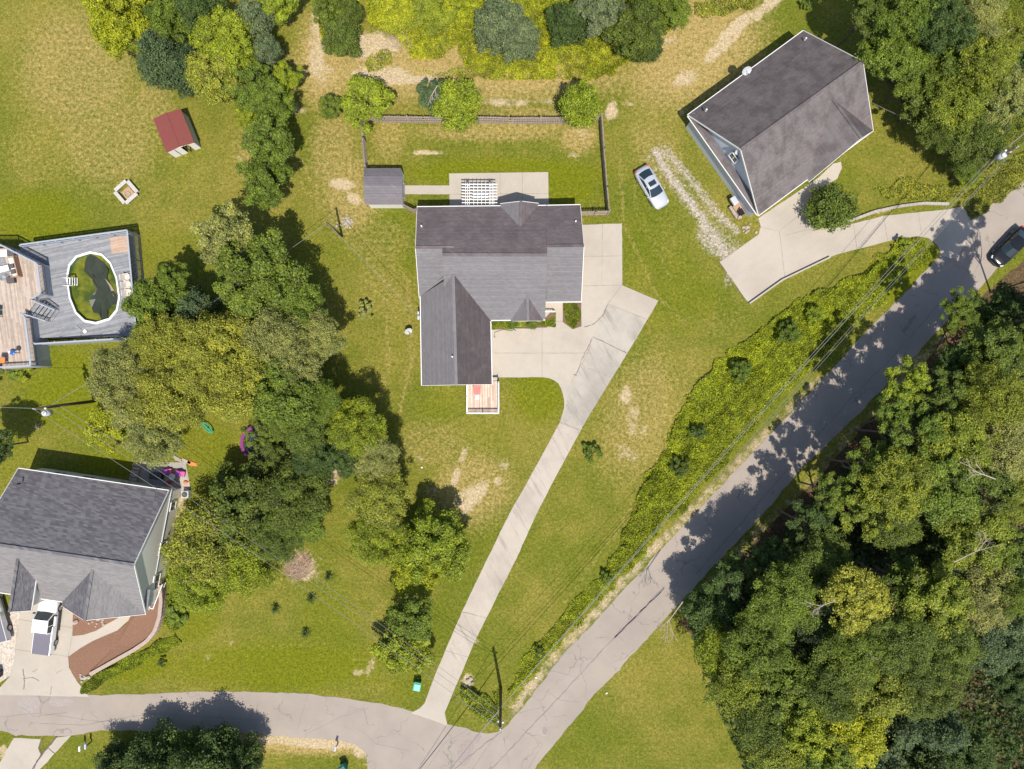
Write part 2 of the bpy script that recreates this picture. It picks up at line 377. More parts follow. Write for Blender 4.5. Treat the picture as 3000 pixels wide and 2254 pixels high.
def sheet(name, pts, z, m, label=None, rag=0.05, kind='structure', step=0.5, thick=None):
    b = MB(); pp = ragged([(p[0], p[1]) for p in pts], step, rag)
    if thick: b.prism(pp, z-thick, z)
    else:
        ar = sum(pp[i][0]*pp[(i+1) % len(pp)][1]-pp[(i+1) % len(pp)][0]*pp[i][1] for i in range(len(pp)))
        if ar < 0: pp.reverse()
        b.face([(p[0], p[1], z) for p in pp])
    o = b.build(name, m); return tag(o, label, None, None, kind)
def ribbon(mb, pts, wd, z, jit=0.0, step=0.5, mi=0):
    P = []
    for i in range(len(pts)-1):
        a, b = Vector(pts[i][:2]), Vector(pts[i+1][:2]); k = max(1, int((b-a).length/step))
        for j in range(k+(i == len(pts)-2)): P.append(a+(b-a)*j/k+Vector((random.uniform(-jit, jit), random.uniform(-jit, jit))))
    for i in range(len(P)-1):
        d = P[i+1]-P[i]
        if d.length < 1e-5: continue
        s = Vector((-d.y, d.x)).normalized()*wd/2*random.uniform(0.6, 1.3) if jit else Vector((-d.y, d.x)).normalized()*wd/2
        a, b = P[i], P[i+1]
        mb.face([(a.x-s.x, a.y-s.y, z), (b.x-s.x, b.y-s.y, z), (b.x+s.x, b.y+s.y, z), (a.x+s.x, a.y+s.y, z)], mi)

# ---------------------------------------------------------------- the ground
def axis(lo, hi, d, far):
    a = list(np.arange(lo, hi+d/2, d)); k = d; L = [lo]; 
    while L[-1] > -far: k *= 1.6; L.append(L[-1]-k)
    k = d; U = [hi]
    while U[-1] < far: k *= 1.6; U.append(U[-1]+k)
    return np.array(list(reversed(L[1:]))+a+U[1:])
gx = axis(-57, 57, 0.3, 900); gy = axis(-44, 44, 0.3, 900)
GX, GY = np.meshgrid(gx, gy); nx, ny = len(gx), len(gy)
def ell(lst, soft=0.6):
    A = np.zeros(GX.shape)
    for (x, y, rx, ry, rot, s) in lst:
        c = D(x, y); k = 1.35624*H/F; a = R(-rot); dx = GX-c.x; dy = GY-c.y
        u = (dx*math.cos(a)+dy*math.sin(a))/(rx*k); v = (-dx*math.sin(a)+dy*math.cos(a))/(ry*k)
        d = np.sqrt(u*u+v*v); A = np.maximum(A, s*np.clip((1.55-d)/(soft*1.6), 0, 1))
    return A
def poly_line(pts, wd, s, soft=1.0):
    A = np.zeros(GX.shape); P = [D(*p) for p in pts]
    for a, b in zip(P[:-1], P[1:]):
        dx, dy = b.x-a.x, b.y-a.y; L = dx*dx+dy*dy
        t = np.clip(((GX-a.x)*dx+(GY-a.y)*dy)/L, 0, 1); d = np.hypot(GX-a.x-t*dx, GY-a.y-t*dy)
        A = np.maximum(A, s*np.clip((wd-d)/soft+0.5, 0, 1))
    return A
def pmask(pts, s=1.0): P = [(D(*p).x, D(*p).y) for p in pts]; return inpoly(GX, GY, P)*s
dirt = ell([(685, 100, 22, 95, 0, .75), (800, 100, 60, 30, 0, .9), (820, 160, 70, 22, 0, .8), (880, 172, 75, 9, 0, 1.0), (700, 160, 30, 30, 0, .6), (930, 100, 50, 14, 0, .6),
    (985, 30, 14, 40, 0, .4), (960, 155, 60, 10, 0, .5), (1095, 222, 60, 10, 0, .7), (1180, 218, 40, 10, 0, .5), (1590, 60, 60, 14, -42, .9), (1560, 100, 60, 14, -42, .8), (1650, 20, 60, 14, -35, .8),
    (1480, 170, 30, 18, -30, .75), (1440, 95, 30, 14, -35, .6), (1320, 240, 14, 22, 10, .9), (1355, 225, 14, 8, 0, .6), (1470, 240, 12, 10, 0, .5), (1430, 345, 20, 10, 40, .5), (738, 398, 26, 12, 10, 1.0), (765, 430, 20, 14, 0, .8),
    (1010, 1078, 34, 26, -40, .8), (1040, 1055, 22, 16, -60, .8), (985, 1030, 9, 26, 15, .7), (1075, 1040, 12, 10, 0, .6), (910, 990, 14, 8, 0, .5), (1000, 985, 10, 30, 20, .6), (1090, 1005, 14, 12, 0, .6), (930, 1060, 16, 12, 0, .5),
    (1352, 855, 12, 26, 0, .7), (1368, 905, 18, 50, 8, .55), (1345, 975, 20, 20, 0, .5), (1395, 930, 16, 14, 0, .4), (1365, 985, 22, 16, 20, .5), (550, 330, 6, 20, -15, .7), (566, 352, 14, 14, 0, .4), (520, 345, 10, 16, 0, .5), (590, 190, 22, 16, 0, .4),
    (640, 235, 30, 14, 20, .5), (640, 930, 18, 24, 0, .75), (612, 960, 16, 18, 0, .5), (735, 1010, 26, 20, 0, .8), (715, 1040, 22, 10, 0, .7), (652, 1222, 40, 34, 0, .75), (800, 1440, 10, 22, 20, .7), (775, 1452, 14, 8, 0, .7),
    (1030, 1385, 10, 8, 0, .6), (1020, 1330, 14, 10, 0, .4), (395, 1080, 10, 50, 12, .6), (412, 1480, 1, 1, 0, 0), (590, 1598, 100, 10, 0, .85), (690, 1606, 90, 12, 3, 1.0), (780, 1612, 22, 24, 0, 1.0), (8, 1625, 10, 16, 0, .9),
    (450, 1420, 10, 9, 0, .5), (402, 1418, 10, 8, 0, .5), (500, 1390, 6, 6, 0, .5), (1575, 1180, 1, 1, 0, 0), (1770, 480, 14, 10, 0, .4), (930, 500, 30, 12, 0, .4), (920, 330, 40, 5, 0, .95), (1240, 335, 30, 4, 0, .6), (1250, 290, 30, 18, 0, .5), (1230, 320, 20, 6, 0, .4), (600, 1005, 14, 10, 0, .4), (640, 1050, 1, 1, 0, 0), (1010, 1470, 14, 14, 0, .8), (1054, 1545, 14, 9, 0, .9), (1890, 460, 70, 4, -12, .7), (830, 395, 10, 30, 0, .3)])
dirt = np.maximum(dirt, poly_line([(2040, 740), (1990, 770), (1935, 850), (1870, 925), (1800, 1000), (1730, 1075), (1640, 1165), (1560, 1240), (1490, 1325)], 1.5, 0.45, 1.5))
dirt = np.maximum(dirt, poly_line([(1860, 800), (1760, 830), (1700, 890), (1640, 955), (1560, 1035), (1470, 1130), (1380, 1220), (1290, 1320), (1190, 1430), (1110, 1530)], 0.7, 0.62, 0.9))
dirt = np.maximum(dirt, poly_line([(1100, 1440), (1185, 1540)], 0.1, 0.0, 1))
dry = ell([(1000, 150, 420, 75, 0, .75), (700, 130, 60, 110, 0, .8), (900, 160, 160, 40, 0, .9), (1500, 110, 170, 120, -30, .75), (1150, 260, 160, 34, 0, .55), (1060, 285, 190, 24, 0, .6), (1250, 295, 45, 40, 0, .7), (840, 300, 40, 60, 0, .5), (760, 420, 70, 100, 0, .6), (720, 330, 60, 110, 0, .55), (560, 330, 60, 90, 0, .5),
    (170, 150, 150, 150, 0, .55), (230, 300, 130, 130, 0, .5), (80, 330, 90, 90, 0, .35), (330, 230, 60, 60, 0, .5), (1020, 1060, 100, 90, -30, .6), (930, 960, 90, 60, 0, .45), (1380, 900, 90, 170, 15, .5), (1480, 830, 60, 60, 0, .35), (640, 1230, 80, 60, 0, .3), (820, 520, 90, 60, 0, .4), (660, 1602, 180, 28, 2, .9), (620, 960, 60, 60, 0, .6), (1760, 340, 60, 60, 20, .35), (1420, 330, 60, 100, -25, .45), (1440, 520, 40, 60, 0, .3), (1560, 700, 70, 30, -30, .3), (1250, 1560, 60, 80, 40, .1), (1350, 1540, 90, 50, 0, .2), (830, 620, 60, 90, 0, .35), (300, 400, 100, 80, 0, .25)])
for tp, tw, ts in (([(1340, 330), (1345, 480), (1420, 640), (1480, 700)], .35, .32), ([(1380, 300), (1370, 450), (1450, 600)], .35, .28), ([(640, 330), (700, 450), (790, 520), (880, 600), (890, 780), (860, 900)], .4, .35), ([(620, 300), (650, 400), (740, 500), (830, 600), (840, 780), (820, 880)], .4, .32), ([(800, 165), (1000, 185), (1300, 180), (1440, 150)], .4, .5), ([(820, 240), (1000, 300), (1280, 300)], .4, .2),
                   ([(40, 60), (150, 200), (180, 400), (120, 560)], .4, .2), ([(90, 40), (210, 200), (240, 400), (200, 480)], .4, .2), ([(1500, 760), (1440, 860), (1420, 1000), (1330, 1150), (1220, 1300)], .4, .25), ([(1560, 740), (1490, 860), (1450, 960)], .4, .2), ([(540, 1400), (700, 1390), (860, 1470)], .4, .2)):
    dry = np.maximum(dry, poly_line(tp, tw, ts+.1, .5))
lush = ell([(70, 470, 120, 60, 0, .8), (130, 330, 140, 60, 10, .4), (1090, 375, 220, 34, 0, .9), (1230, 400, 70, 50, 0, .8), (1160, 860, 60, 60, 0, .8), (1420, 600, 110, 160, -25, .45), (1500, 640, 60, 60, 0, .5), (600, 1440, 280, 60, 0, .75), (420, 1340, 60, 60, 0, .7), (300, 1440, 90, 34, -10, .9), (880, 540, 50, 90, 0, .4), (1140, 1180, 50, 70, 0, .3), (1220, 1120, 60, 140, 25, .25), (160, 860, 120, 70, 0, .9), (150, 790, 60, 40, 0, .8), (430, 960, 100, 60, 0, .6), (700, 540, 90, 60, 0, .4), (340, 540, 120, 60, 0, .5), (60, 620, 50, 100, 0, .6), (950, 880, 60, 40, 0, .45), (1050, 960, 90, 60, 0, .35), (870, 1480, 50, 40, 0, .5), (720, 1340, 80, 80, 0, .5), (1940, 600, 90, 50, -35, .9), (1480, 420, 60, 60, 0, .35), (1150, 60, 300, 90, 0, .7), (1280, 130, 120, 34, 0, .9), (480, 340, 60, 60, 0, .2), (40, 1000, 60, 90, 0, .5), (250, 1000, 90, 30, 0, .8)])
grav = poly_line([(1418, 330), (1450, 385), (1500, 450), (1550, 520), (1585, 575)], 0.62, 1.0, 0.8)
grav = np.maximum(grav, poly_line([(1438, 325), (1500, 395), (1545, 455), (1590, 500)], 0.7, 0.85, 0.9)); grav = np.maximum(grav, poly_line([(1425, 340), (1500, 430), (1550, 490), (1590, 560)], 2.1, 0.66, 1.8))
grav = np.maximum(grav, ell([(1540, 520, 55, 32, 50, .85), (1585, 590, 22, 40, 30, .75), (1575, 550, 40, 30, 40, .8), (1590, 640, 10, 24, 20, .5), (810, 1640, 24, 26, 0, .9), (750, 482, 14, 16, 0, .8), (1160, 1520, 1, 1, 0, 0)]))
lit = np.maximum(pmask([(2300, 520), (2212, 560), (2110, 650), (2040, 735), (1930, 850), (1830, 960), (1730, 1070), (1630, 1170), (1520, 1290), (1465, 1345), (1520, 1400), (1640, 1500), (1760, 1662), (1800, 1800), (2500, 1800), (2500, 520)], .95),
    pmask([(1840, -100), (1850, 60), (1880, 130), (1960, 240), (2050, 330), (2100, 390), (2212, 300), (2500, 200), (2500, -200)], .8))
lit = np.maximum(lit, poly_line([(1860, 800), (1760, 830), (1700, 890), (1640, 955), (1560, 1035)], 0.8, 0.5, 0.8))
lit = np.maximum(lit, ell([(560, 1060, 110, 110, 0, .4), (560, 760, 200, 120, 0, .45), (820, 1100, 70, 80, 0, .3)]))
gme = bpy.data.meshes.new('ground')
vs = np.zeros((ny*nx, 3), np.float32); vs[:, 0] = GX.ravel(); vs[:, 1] = GY.ravel()
idx = np.arange(ny*nx).reshape(ny, nx)
fq = np.stack([idx[:-1, :-1], idx[:-1, 1:], idx[1:, 1:], idx[1:, :-1]], -1).reshape(-1, 4)
def mesh_np(me, v, f, mi=None):
    me.vertices.add(len(v)); me.vertices.foreach_set('co', np.asarray(v, np.float32).ravel())
    me.loops.add(f.size); me.loops.foreach_set('vertex_index', f.ravel().astype(np.int32))
    me.polygons.add(len(f)); me.polygons.foreach_set('loop_start', (np.arange(len(f))*f.shape[1]).astype(np.int32))
    me.update(calc_edges=True); me.validate()
mesh_np(gme, vs, fq)
for nm, A in (('dirt', dirt), ('dry', dry), ('lush', lush), ('gravel', grav), ('litter', lit)):
    a = gme.attributes.new(nm, 'FLOAT', 'POINT'); a.data.foreach_set('value', A.ravel().astype(np.float32))
gme.materials.append(M['ground'])
go = bpy.data.objects.new('ground', gme); C.objects.link(go); go['kind'] = 'structure'

# ---------------------------------------------------------------- road, drives, paths
road_px = [(3160, 380), (3000, 524), (2949, 570), (2886, 601), (2859, 608), (2800, 660), (2750, 755), (2678, 831), (2542, 967), (2393, 1130), (2199, 1333), (2041, 1500), (1918, 1631), (1769, 1793), (1633, 1938), (1533, 2069), (1488, 2123), (1460, 2142), (1429, 2150), (1398, 2146), (1316, 2123), (1217, 2087), (1113, 2062), (1000, 2044), (859, 2031), (633, 2026), (400, 2034), (262, 2037), (0, 2028), (-400, 2000),
    (-400, 2110), (0, 2141), (45, 2155), (208, 2155), (316, 2139), (768, 2150), (1000, 2171), (1045, 2182), (1077, 2214), (1075, 2300), (1040, 2500), (1340, 2520), (1565, 2254), (1642, 2159), (1741, 2037), (1859, 1911), (2000, 1757), (2081, 1667), (2158, 1590), (2249, 1491), (2325, 1396), (2479, 1247), (2579, 1148), (2687, 1035), (2768, 949), (2845, 872), (2931, 777), (3010, 690), (3260, 430)]
sheet('road', [W(x, y) for x, y in road_px], 0.012, 'asphalt', rag=0.12, step=0.6)
main_drive = [(1705, 659), (1822, 655), (1823, 836), (1929, 882), (1850, 1015), (1705, 1252), (1640, 1372), (1579, 1491), (1511, 1640), (1393, 1875), (1303, 2087), (1312, 2128), (1290, 2118), (1203, 2089), (1230, 2075), (1244, 2060), (1280, 1965), (1353, 1793), (1420, 1653), (1493, 1504), (1560, 1385), (1640, 1238), (1647, 1216), (1652, 1195), (1653, 1177), (1650, 1157), (1644, 1139), (1635, 1123), (1624, 1115), (1608, 1108), (1588, 1105), (1445, 1107), (1436, 1100), (1425, 950), (1590, 950), (1580, 880), (1690, 880)]
sheet('driveway', [W(x, y) for x, y in main_drive], 0.030, 'conc', rag=0.03)
sheet('driveway_stained_panel', [W(x, y) for x, y in [(1778, 892), (1893, 935), (1850, 1015), (1705, 1252), (1641, 1238), (1654, 1215), (1660, 1180), (1660, 1140), (1690, 1098), (1735, 988), (1755, 940)]], 0.034, 'conc_old', rag=0.02)
sheet('driveway_old_lane', [W(x, y) for x, y in [(1640, 1240), (1705, 1254), (1640, 1374), (1579, 1491), (1511, 1640), (1393, 1875), (1350, 1978), (1300, 1960), (1353, 1795), (1420, 1653), (1493, 1506), (1560, 1387)]], 0.034, concrete('concrete_worn', (0.50, 0.435, 0.365), (0.42, 0.365, 0.305), (0.34, 0.295, 0.25), 0.75, lane=30), rag=0.03)
sheet('patio', [W(x, y) for x, y in [(1316, 509), (1606, 505), (1608, 640), (1318, 640)]], 0.05, 'conc', rag=0.0, thick=0.12)
sheet('path', [W(x, y) for x, y in [(1175, 544), (1317, 544), (1317, 570), (1175, 570)]], 0.04, 'conc', rag=0.01)
rd = [(2222, 640), (2330, 567), (2400, 520), (2440, 480), (2463, 475), (2466, 493), (2452, 524), (2425, 542), (2389, 561), (2365, 597), (2366, 625), (2375, 645), (2393, 669), (2448, 669), (2588, 633), (2769, 615), (2859, 600), (2870, 640), (2800, 760), (2760, 750), (2746, 719), (2719, 698), (2687, 692), (2610, 705), (2452, 746), (2429, 755), (2289, 822), (2194, 890), (2108, 768), (2140, 746), (2222, 687), (2228, 665)]
sheet('driveway_curved', [W(x, y) for x, y in rd], 0.030, 'conc', rag=0.03)
ld = [(59, 1793), (45, 1911), (32, 1979), (0, 2015), (-20, 2036), (100, 2038), (262, 2042), (226, 1997), (203, 1956), (201, 1924), (271, 1879), (344, 1848), (389, 1807), (400, 1780), (350, 1780), (344, 1811), (280, 1848), (244, 1861), (212, 1863), (216, 1802), (218, 1730), (75, 1730)]
sheet('driveway_lower', [W(x, y) for x, y in ld], 0.030, 'conc', rag=0.03)
sheet('driveway_corner', [W(x, y) for x, y in [(41, 2162), (120, 2166), (113, 2190), (121, 2208), (100, 2254), (60, 2330), (-60, 2330), (5, 2227)]], 0.020, 'conc', rag=0.05)
sheet('driveway_corner_strip', [W(x, y) for x, y in [(165, 2160), (208, 2155), (118, 2254), (60, 2330), (75, 2310), (104, 2240), (142, 2190), (150, 2175)]], 0.020, 'conc', rag=0.05)
sheet('gravel_strip', [W(x, y) for x, y in [(59, 1793), (45, 1911), (32, 1979), (0, 2000), (-60, 1990), (-60, 1780)]], 0.015, 'gravel', rag=0.1)
b = MB(); cen = W(340, 1892, .22); mp = [W(*q) for q in [(201, 1924, .05), (235, 1900, .05), (271, 1879, .05), (310, 1862, .05), (344, 1848, .06), (370, 1828, .08), (389, 1807, .1), (400, 1770, .3), (470, 1690, .95), (478, 1740, .95), (476, 1780, .9), (468, 1820, .82), (450, 1852, .72), (425, 1880, .6), (395, 1898, .5), (365, 1914, .44), (330, 1934, .36), (295, 1954, .3), (266, 1970, .25), (245, 1985, .1), (226, 1997, .05), (210, 1972, .05), (203, 1950, .05)]]
m1 = [p.lerp(cen, .45) for p in mp]
for i in range(len(mp)):
    j = (i+1) % len(mp); b.face([mp[j], mp[i], m1[i], m1[j]]); b.face([m1[j], m1[i], cen])
bm_ = b.build('mulch_bed', 'mulch'); tag(bm_, kind='structure')
sheet('mulch_bed_by_porch', [W(x, y) for x, y in [(216, 1760), (213, 1863), (244, 1861), (280, 1848), (346, 1811), (350, 1760)]], 0.040, 'mulch', rag=0.04)
sheet('soil_bed', [W(x, y) for x, y in [(1440, 930), (1600, 930), (1626, 900), (1626, 940), (1601, 960), (1445, 966)]], 0.050, 'soil', rag=0.03)
sheet('soil_bed_right', [W(x, y) for x, y in [(1649, 880), (1703, 880), (1703, 957), (1678, 965), (1649, 944)]], 0.050, 'soil', rag=0.03)
sheet('patio_shaded', [W(x, y) for x, y in [(410, 1352), (545, 1356), (560, 1440), (400, 1440)]], 0.020, 'conc_old', rag=0.03)
# joints, cracks and seams lie on the slabs
jb = MB()
for pts in ([(1708, 838), (1823, 836)], [(1823, 836), (1780, 891)], [(1780, 891), (1893, 935)], [(1703, 752), (1822, 750)], [(1765, 657), (1763, 836)], [(1588, 960), (1588, 1105)], [(1445, 1035), (1735, 1035)], [(1736, 987), (1840, 1037)], [(1722, 1078), (1790, 1106)], [(1735, 990), (1720, 1040), (1686, 1098), (1672, 1120)], [(1640, 1236), (1700, 1258)],
        [(1626, 942), (1649, 942)], [(2222, 665), (2283, 678), (2300, 820)], [(2283, 678), (2360, 615)], [(2588, 633), (2600, 706)], [(2500, 657), (2510, 730)], [(2690, 621), (2700, 692)], [(45, 1903), (205, 1924)], [(57, 1815), (214, 1840)], [(212, 1863), (200, 1925)], [(1353, 1793), (1390, 1800)], [(2390, 668), (2300, 690)],
        [(1465, 510), (1465, 600)], [(1530, 508), (1531, 600)], [(1317, 570), (1607, 568)], [(1354, 1793), (1430, 1812)], [(1300, 1905), (1372, 1925)]):
    ribbon(jb, [W(x, y) for x, y in pts], 0.035, 0.056 if 500 < pts[0][1] < 572 and 1300 < pts[0][0] < 1610 else 0.0395, 0.012)
tag(jb.build('concrete_joints', 'joint'), kind='structure')
cb = MB()
for pts, wd in (([(1440, 2254), (1600, 2083), (1800, 1868), (1945, 1725)], .09), ([(1800, 1868), (1870, 1800), (1945, 1720)], .24), ([(2041, 1680), (2160, 1545), (2330, 1350), (2480, 1180), (2620, 1040), (2760, 880)], .07),
        ([(1530, 2135), (1590, 2180), (1545, 2254)], .03), ([(1600, 2070), (1520, 2088), (1440, 2060)], .03), ([(1660, 2095), (1622, 2100)], .03), ([(1700, 1990), (1660, 1975), (1580, 1960)], .03), ([(1600, 2025), (1640, 2050), (1700, 2060)], .03),
        ([(0, 2100), (120, 2090), (300, 2115), (420, 2095)], .04), ([(120, 2120), (250, 2125), (340, 2105)], .05), ([(60, 2070), (100, 2100), (200, 2088)], .05), ([(420, 2090), (600, 2100), (760, 2110)], .03), ([(900, 2035), (870, 2150)], .03), ([(1080, 2075), (1000, 2100), (900, 2150)], .03), ([(1200, 2200), (1100, 2180), (1060, 2140)], .03), ([(1250, 2254), (1300, 2180), (1380, 2130)], .03), ([(1330, 2254), (1420, 2180), (1470, 2145)], .10),
        ([(1800, 1860), (1830, 1880)], .03), ([(1860, 1900), (1830, 1930), (1800, 1938)], .03), ([(2300, 1210), (2340, 1240), (2390, 1230)], .04), ([(2290, 1235), (2320, 1245)], .05), ([(2060, 1480), (2110, 1500)], .04)):
    ribbon(cb, [W(x, y) for x, y in pts], wd, 0.0165, 0.05)
tag(cb.build('road_cracks', 'seam'), kind='structure')
for k, pts in enumerate(([(1350, 2175), (1375, 2165), (1392, 2185), (1380, 2230), (1355, 2250), (1340, 2215)], [(1385, 2150), (1410, 2150), (1405, 2178), (1388, 2180)], [(52, 2045), (110, 2040), (118, 2070), (85, 2095), (55, 2075)], [(140, 2050), (210, 2045), (220, 2062), (150, 2072)])):
    sheet('road_repair', smooth_poly([W(x, y) for x, y in pts]), 0.0145, mat('road_repair', (0.30, 0.24, 0.22) if k < 2 else (0.33, 0.285, 0.26), 0.95, var=0.35, scale=5), rag=0.15)
cb = MB()
for pts, wd in (([(68, 1960), (72, 1990), (71, 2020)], .07), ([(68, 1988), (95, 1984), (115, 1995)], .05), ([(95, 1970), (110, 1960)], .03), ([(152, 2010), (148, 2035)], .04), ([(165, 1972), (185, 1962)], .03), ([(1562, 1085), (1688, 1020), (1700, 1000)], 0), ([(1684, 1100), (1692, 1090), (1700, 1065), (1735, 990)], .05), ([(1737, 988), (1765, 1000), (1800, 1018), (1835, 1034)], .06), ([(1780, 893), (1770, 920), (1752, 940), (1735, 952), (1712, 958)], .06),
        ([(1690, 1100), (1680, 1098)], .12), ([(1640, 1238), (1665, 1248), (1700, 1262)], .04), ([(2108, 770), (2150, 838), (2194, 890)], .05), ([(124, 2166), (114, 2190), (122, 2210), (104, 2240), (95, 2254)], .14), ([(122, 2210), (150, 2180), (165, 2160)], .12), ([(143, 2192), (160, 2208)], .06)):
    if wd: ribbon(cb, [W(x, y) for x, y in pts], wd, 0.043, 0.03, 0.25)
tag(cb.build('slab_cracks', 'crack'), kind='structure')
# curb / low wall beside the curved drive
rw = MB(); P = [W(x, y) for x, y in [(2194, 890), (2289, 822), (2429, 755)]]
for a, b in zip(P[:-1], P[1:]): rw.bar((a.x, a.y, 0.18), (b.x, b.y, 0.18), 0.16, 0.36)
tag(rw.build('kerb_wall', 'conc'), 'low pale concrete kerb wall along the lower edge of the curved driveway', 'kerb wall')
mh = thing('manhole_cover', 'round iron manhole cover in the light asphalt near the road junction', 'manhole cover', W(1595, 2144, 0.016))
q = W(1595, 2144); b = MB().tube((q.x, q.y, 0.016), (q.x, q.y, 0.03), 0.42, n=24); b.build('ring', 'conc_old', mh)
b = MB().tube((q.x, q.y, 0.02), (q.x, q.y, 0.04), 0.30, n=24); b.build('lid', 'iron', mh)

# ---------------------------------------------------------------- roofs and houses
def slab(rb, p, th, mtop, mside):      # p: quad top points
    q = [Vector(x) for x in p]; n = (q[1]-q[0]).cross(q[3]-q[0])
    if n.z < 0: q = [q[0], q[3], q[2], q[1]]
    rb.hexa([v-Vector((0, 0, th)) for v in q]+q, mside, mtop)
def gable(rb, wb, tb, La, Lb, Ra, Rb, Ga, Gb, mL, mR, over=(0.35, 0.35, 0.35, 0.35), base=0.0, trimL=True, trimR=True, trimA=True, trimB=True, th=0.16, walls=True):
    """two roof planes; La/Ra/Ga at end a, Lb/Rb/Gb at end b; over = wall inset at (L, R, a, b)"""
    La, Lb, Ra, Rb, Ga, Gb = map(Vector, (La, Lb, Ra, Rb, Ga, Gb))
    slab(rb, (La, Lb, Gb, Ga), th, mL, 2); slab(rb, (Ra, Rb, Gb, Ga), th, mR, 2)
    rb.bar(Ga+Vector((0, 0, .01)), Gb+Vector((0, 0, .01)), 0.28, 0.05, mL)
    t = Vector((0, 0, -0.05))
    if trimL: tb.bar(La+t, Lb+t, 0.085, 0.14)
    if trimR: tb.bar(Ra+t, Rb+t, 0.085, 0.14)
    if trimA: tb.bar(La+t, Ga+t, 0.045, 0.18); tb.bar(Ga+t, Ra+t, 0.045, 0.18)
    if trimB: tb.bar(Lb+t, Gb+t, 0.045, 0.18); tb.bar(Gb+t, Rb+t, 0.045, 0.18)
    if not walls: return
    ax = (Gb-Ga); ax.z = 0; axn = ax.normalized()
    def inset(L, Rr, G, along):
        cr = (Rr-L); cr.z = 0; wl = cr.length; c = cr.normalized()
        l = L+c*over[0]+axn*along; r = Rr-c*over[1]+axn*along; g = G+axn*along
        gl = (g-L); k = over[0]/max(0.5, (Vector((g.x-L.x, g.y-L.y, 0))).length); k2 = over[1]/max(0.5, (Vector((g.x-Rr.x, g.y-Rr.y, 0))).length)
        l.z = L.z+(G.z-L.z)*k-th-0.02; r.z = Rr.z+(G.z-Rr.z)*k2-th-0.02; g.z = G.z-th-0.04
        return l, r, g
    la, ra, ga = inset(La, Ra, Ga, over[2]); lb_, rb_, gb = inset(Lb, Rb, Gb, -over[3])
    z0 = lambda v: Vector((v.x, v.y, base))
    wb.face([z0(la), z0(lb_), lb_, la]); wb.face([z0(rb_), z0(ra), ra, rb_])
    wb.face([z0(ra), z0(la), la, ga, ra]); wb.face([z0(lb_), z0(rb_), rb_, gb, lb_])
    return la, ra, lb_, rb_
def window(parent, c, nrm, wd, ht, name='window', label=None, bars=1):
    n = Vector((nrm[0], nrm[1], 0)).normalized(); s = Vector((-n.y, n.x, 0)); c = Vector(c)
    b = MB(); 
    for e in (-1, 1):
        b.bar(c+s*e*wd/2-Vector((0, 0, ht/2))+n*.03, c+s*e*wd/2+Vector((0, 0, ht/2))+n*.03, 0.09, 0.09)
        b.bar(c-s*wd/2+Vector((0, 0, e*ht/2))+n*.03, c+s*wd/2+Vector((0, 0, e*ht/2))+n*.03, 0.09, 0.09)
    if bars: b.bar(c-Vector((0, 0, ht/2))+n*.03, c+Vector((0, 0, ht/2))+n*.03, 0.06, 0.06)
    f = b.build(name, 'white', parent)
    g = MB(); g.box(c+n*.01, (0.03, wd, ht), math.atan2(n.y, n.x)); g.build('pane', 'glass', f)
    if label: f['label'] = label
    return f
def door(parent, c, nrm, wd, ht, m='white', name='door'):
    n = Vector((nrm[0], nrm[1], 0)).normalized(); b = MB(); b.box(Vector(c)+n*.03, (0.08, wd, ht), math.atan2(n.y, n.x))
    o = b.build(name, m, parent); s = Vector((-n.y, n.x, 0)); h = MB(); h.box(Vector(c)+n*.1+s*(wd/2-.12), (0.06, 0.12, 0.04), math.atan2(n.y, n.x)); h.build('handle', 'steel', o); return o
def vent(parent, p, m='white'):
    b = MB().tube(p, (p[0], p[1], p[2]+0.45), 0.08, 0.08, 8); b.build('vent_pipe', m, parent)

# main house
hz = thing('house', 'grey shingled L-shaped house with white trim in the middle, concrete driveway at its front gable', 'house', W(1400, 850))
rb, wb, tb = MB(), MB(), MB()
ze, zw, zm = 3.0, 5.5, 5.9
A = W
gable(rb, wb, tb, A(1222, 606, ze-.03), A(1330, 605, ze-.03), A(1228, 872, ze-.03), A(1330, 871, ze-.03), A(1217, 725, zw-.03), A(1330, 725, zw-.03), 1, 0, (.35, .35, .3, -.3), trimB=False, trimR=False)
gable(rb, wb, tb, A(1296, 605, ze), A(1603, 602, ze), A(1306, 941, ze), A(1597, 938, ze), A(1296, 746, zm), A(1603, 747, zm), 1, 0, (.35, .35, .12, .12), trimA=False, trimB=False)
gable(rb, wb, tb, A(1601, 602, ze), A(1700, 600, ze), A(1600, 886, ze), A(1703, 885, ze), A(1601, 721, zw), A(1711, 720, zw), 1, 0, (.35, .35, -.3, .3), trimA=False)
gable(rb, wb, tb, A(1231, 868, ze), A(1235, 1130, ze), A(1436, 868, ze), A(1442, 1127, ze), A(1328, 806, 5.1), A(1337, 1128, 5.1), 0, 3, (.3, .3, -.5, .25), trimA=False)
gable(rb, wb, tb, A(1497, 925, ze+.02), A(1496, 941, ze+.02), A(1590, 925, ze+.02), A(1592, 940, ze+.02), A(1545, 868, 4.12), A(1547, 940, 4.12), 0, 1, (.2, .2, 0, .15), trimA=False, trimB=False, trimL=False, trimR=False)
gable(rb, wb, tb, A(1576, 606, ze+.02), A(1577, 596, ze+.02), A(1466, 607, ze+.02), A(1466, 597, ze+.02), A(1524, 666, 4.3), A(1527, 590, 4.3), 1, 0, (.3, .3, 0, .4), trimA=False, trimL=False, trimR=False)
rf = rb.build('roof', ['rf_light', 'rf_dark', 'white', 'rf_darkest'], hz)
for p in (A(1236, 665, 4.25), A(1686, 651, 3.95), A(1326, 1046, 4.95)): vent(rf, p, 'white' if p.y > 0 else 'black')
wb.build('wall', 'siding_tan', hz); tb.build('gutter', 'white', hz)
for y in (-2.2, 2.2-3.9): pass
gx_ = A(1437, 1000, 0).x-.25
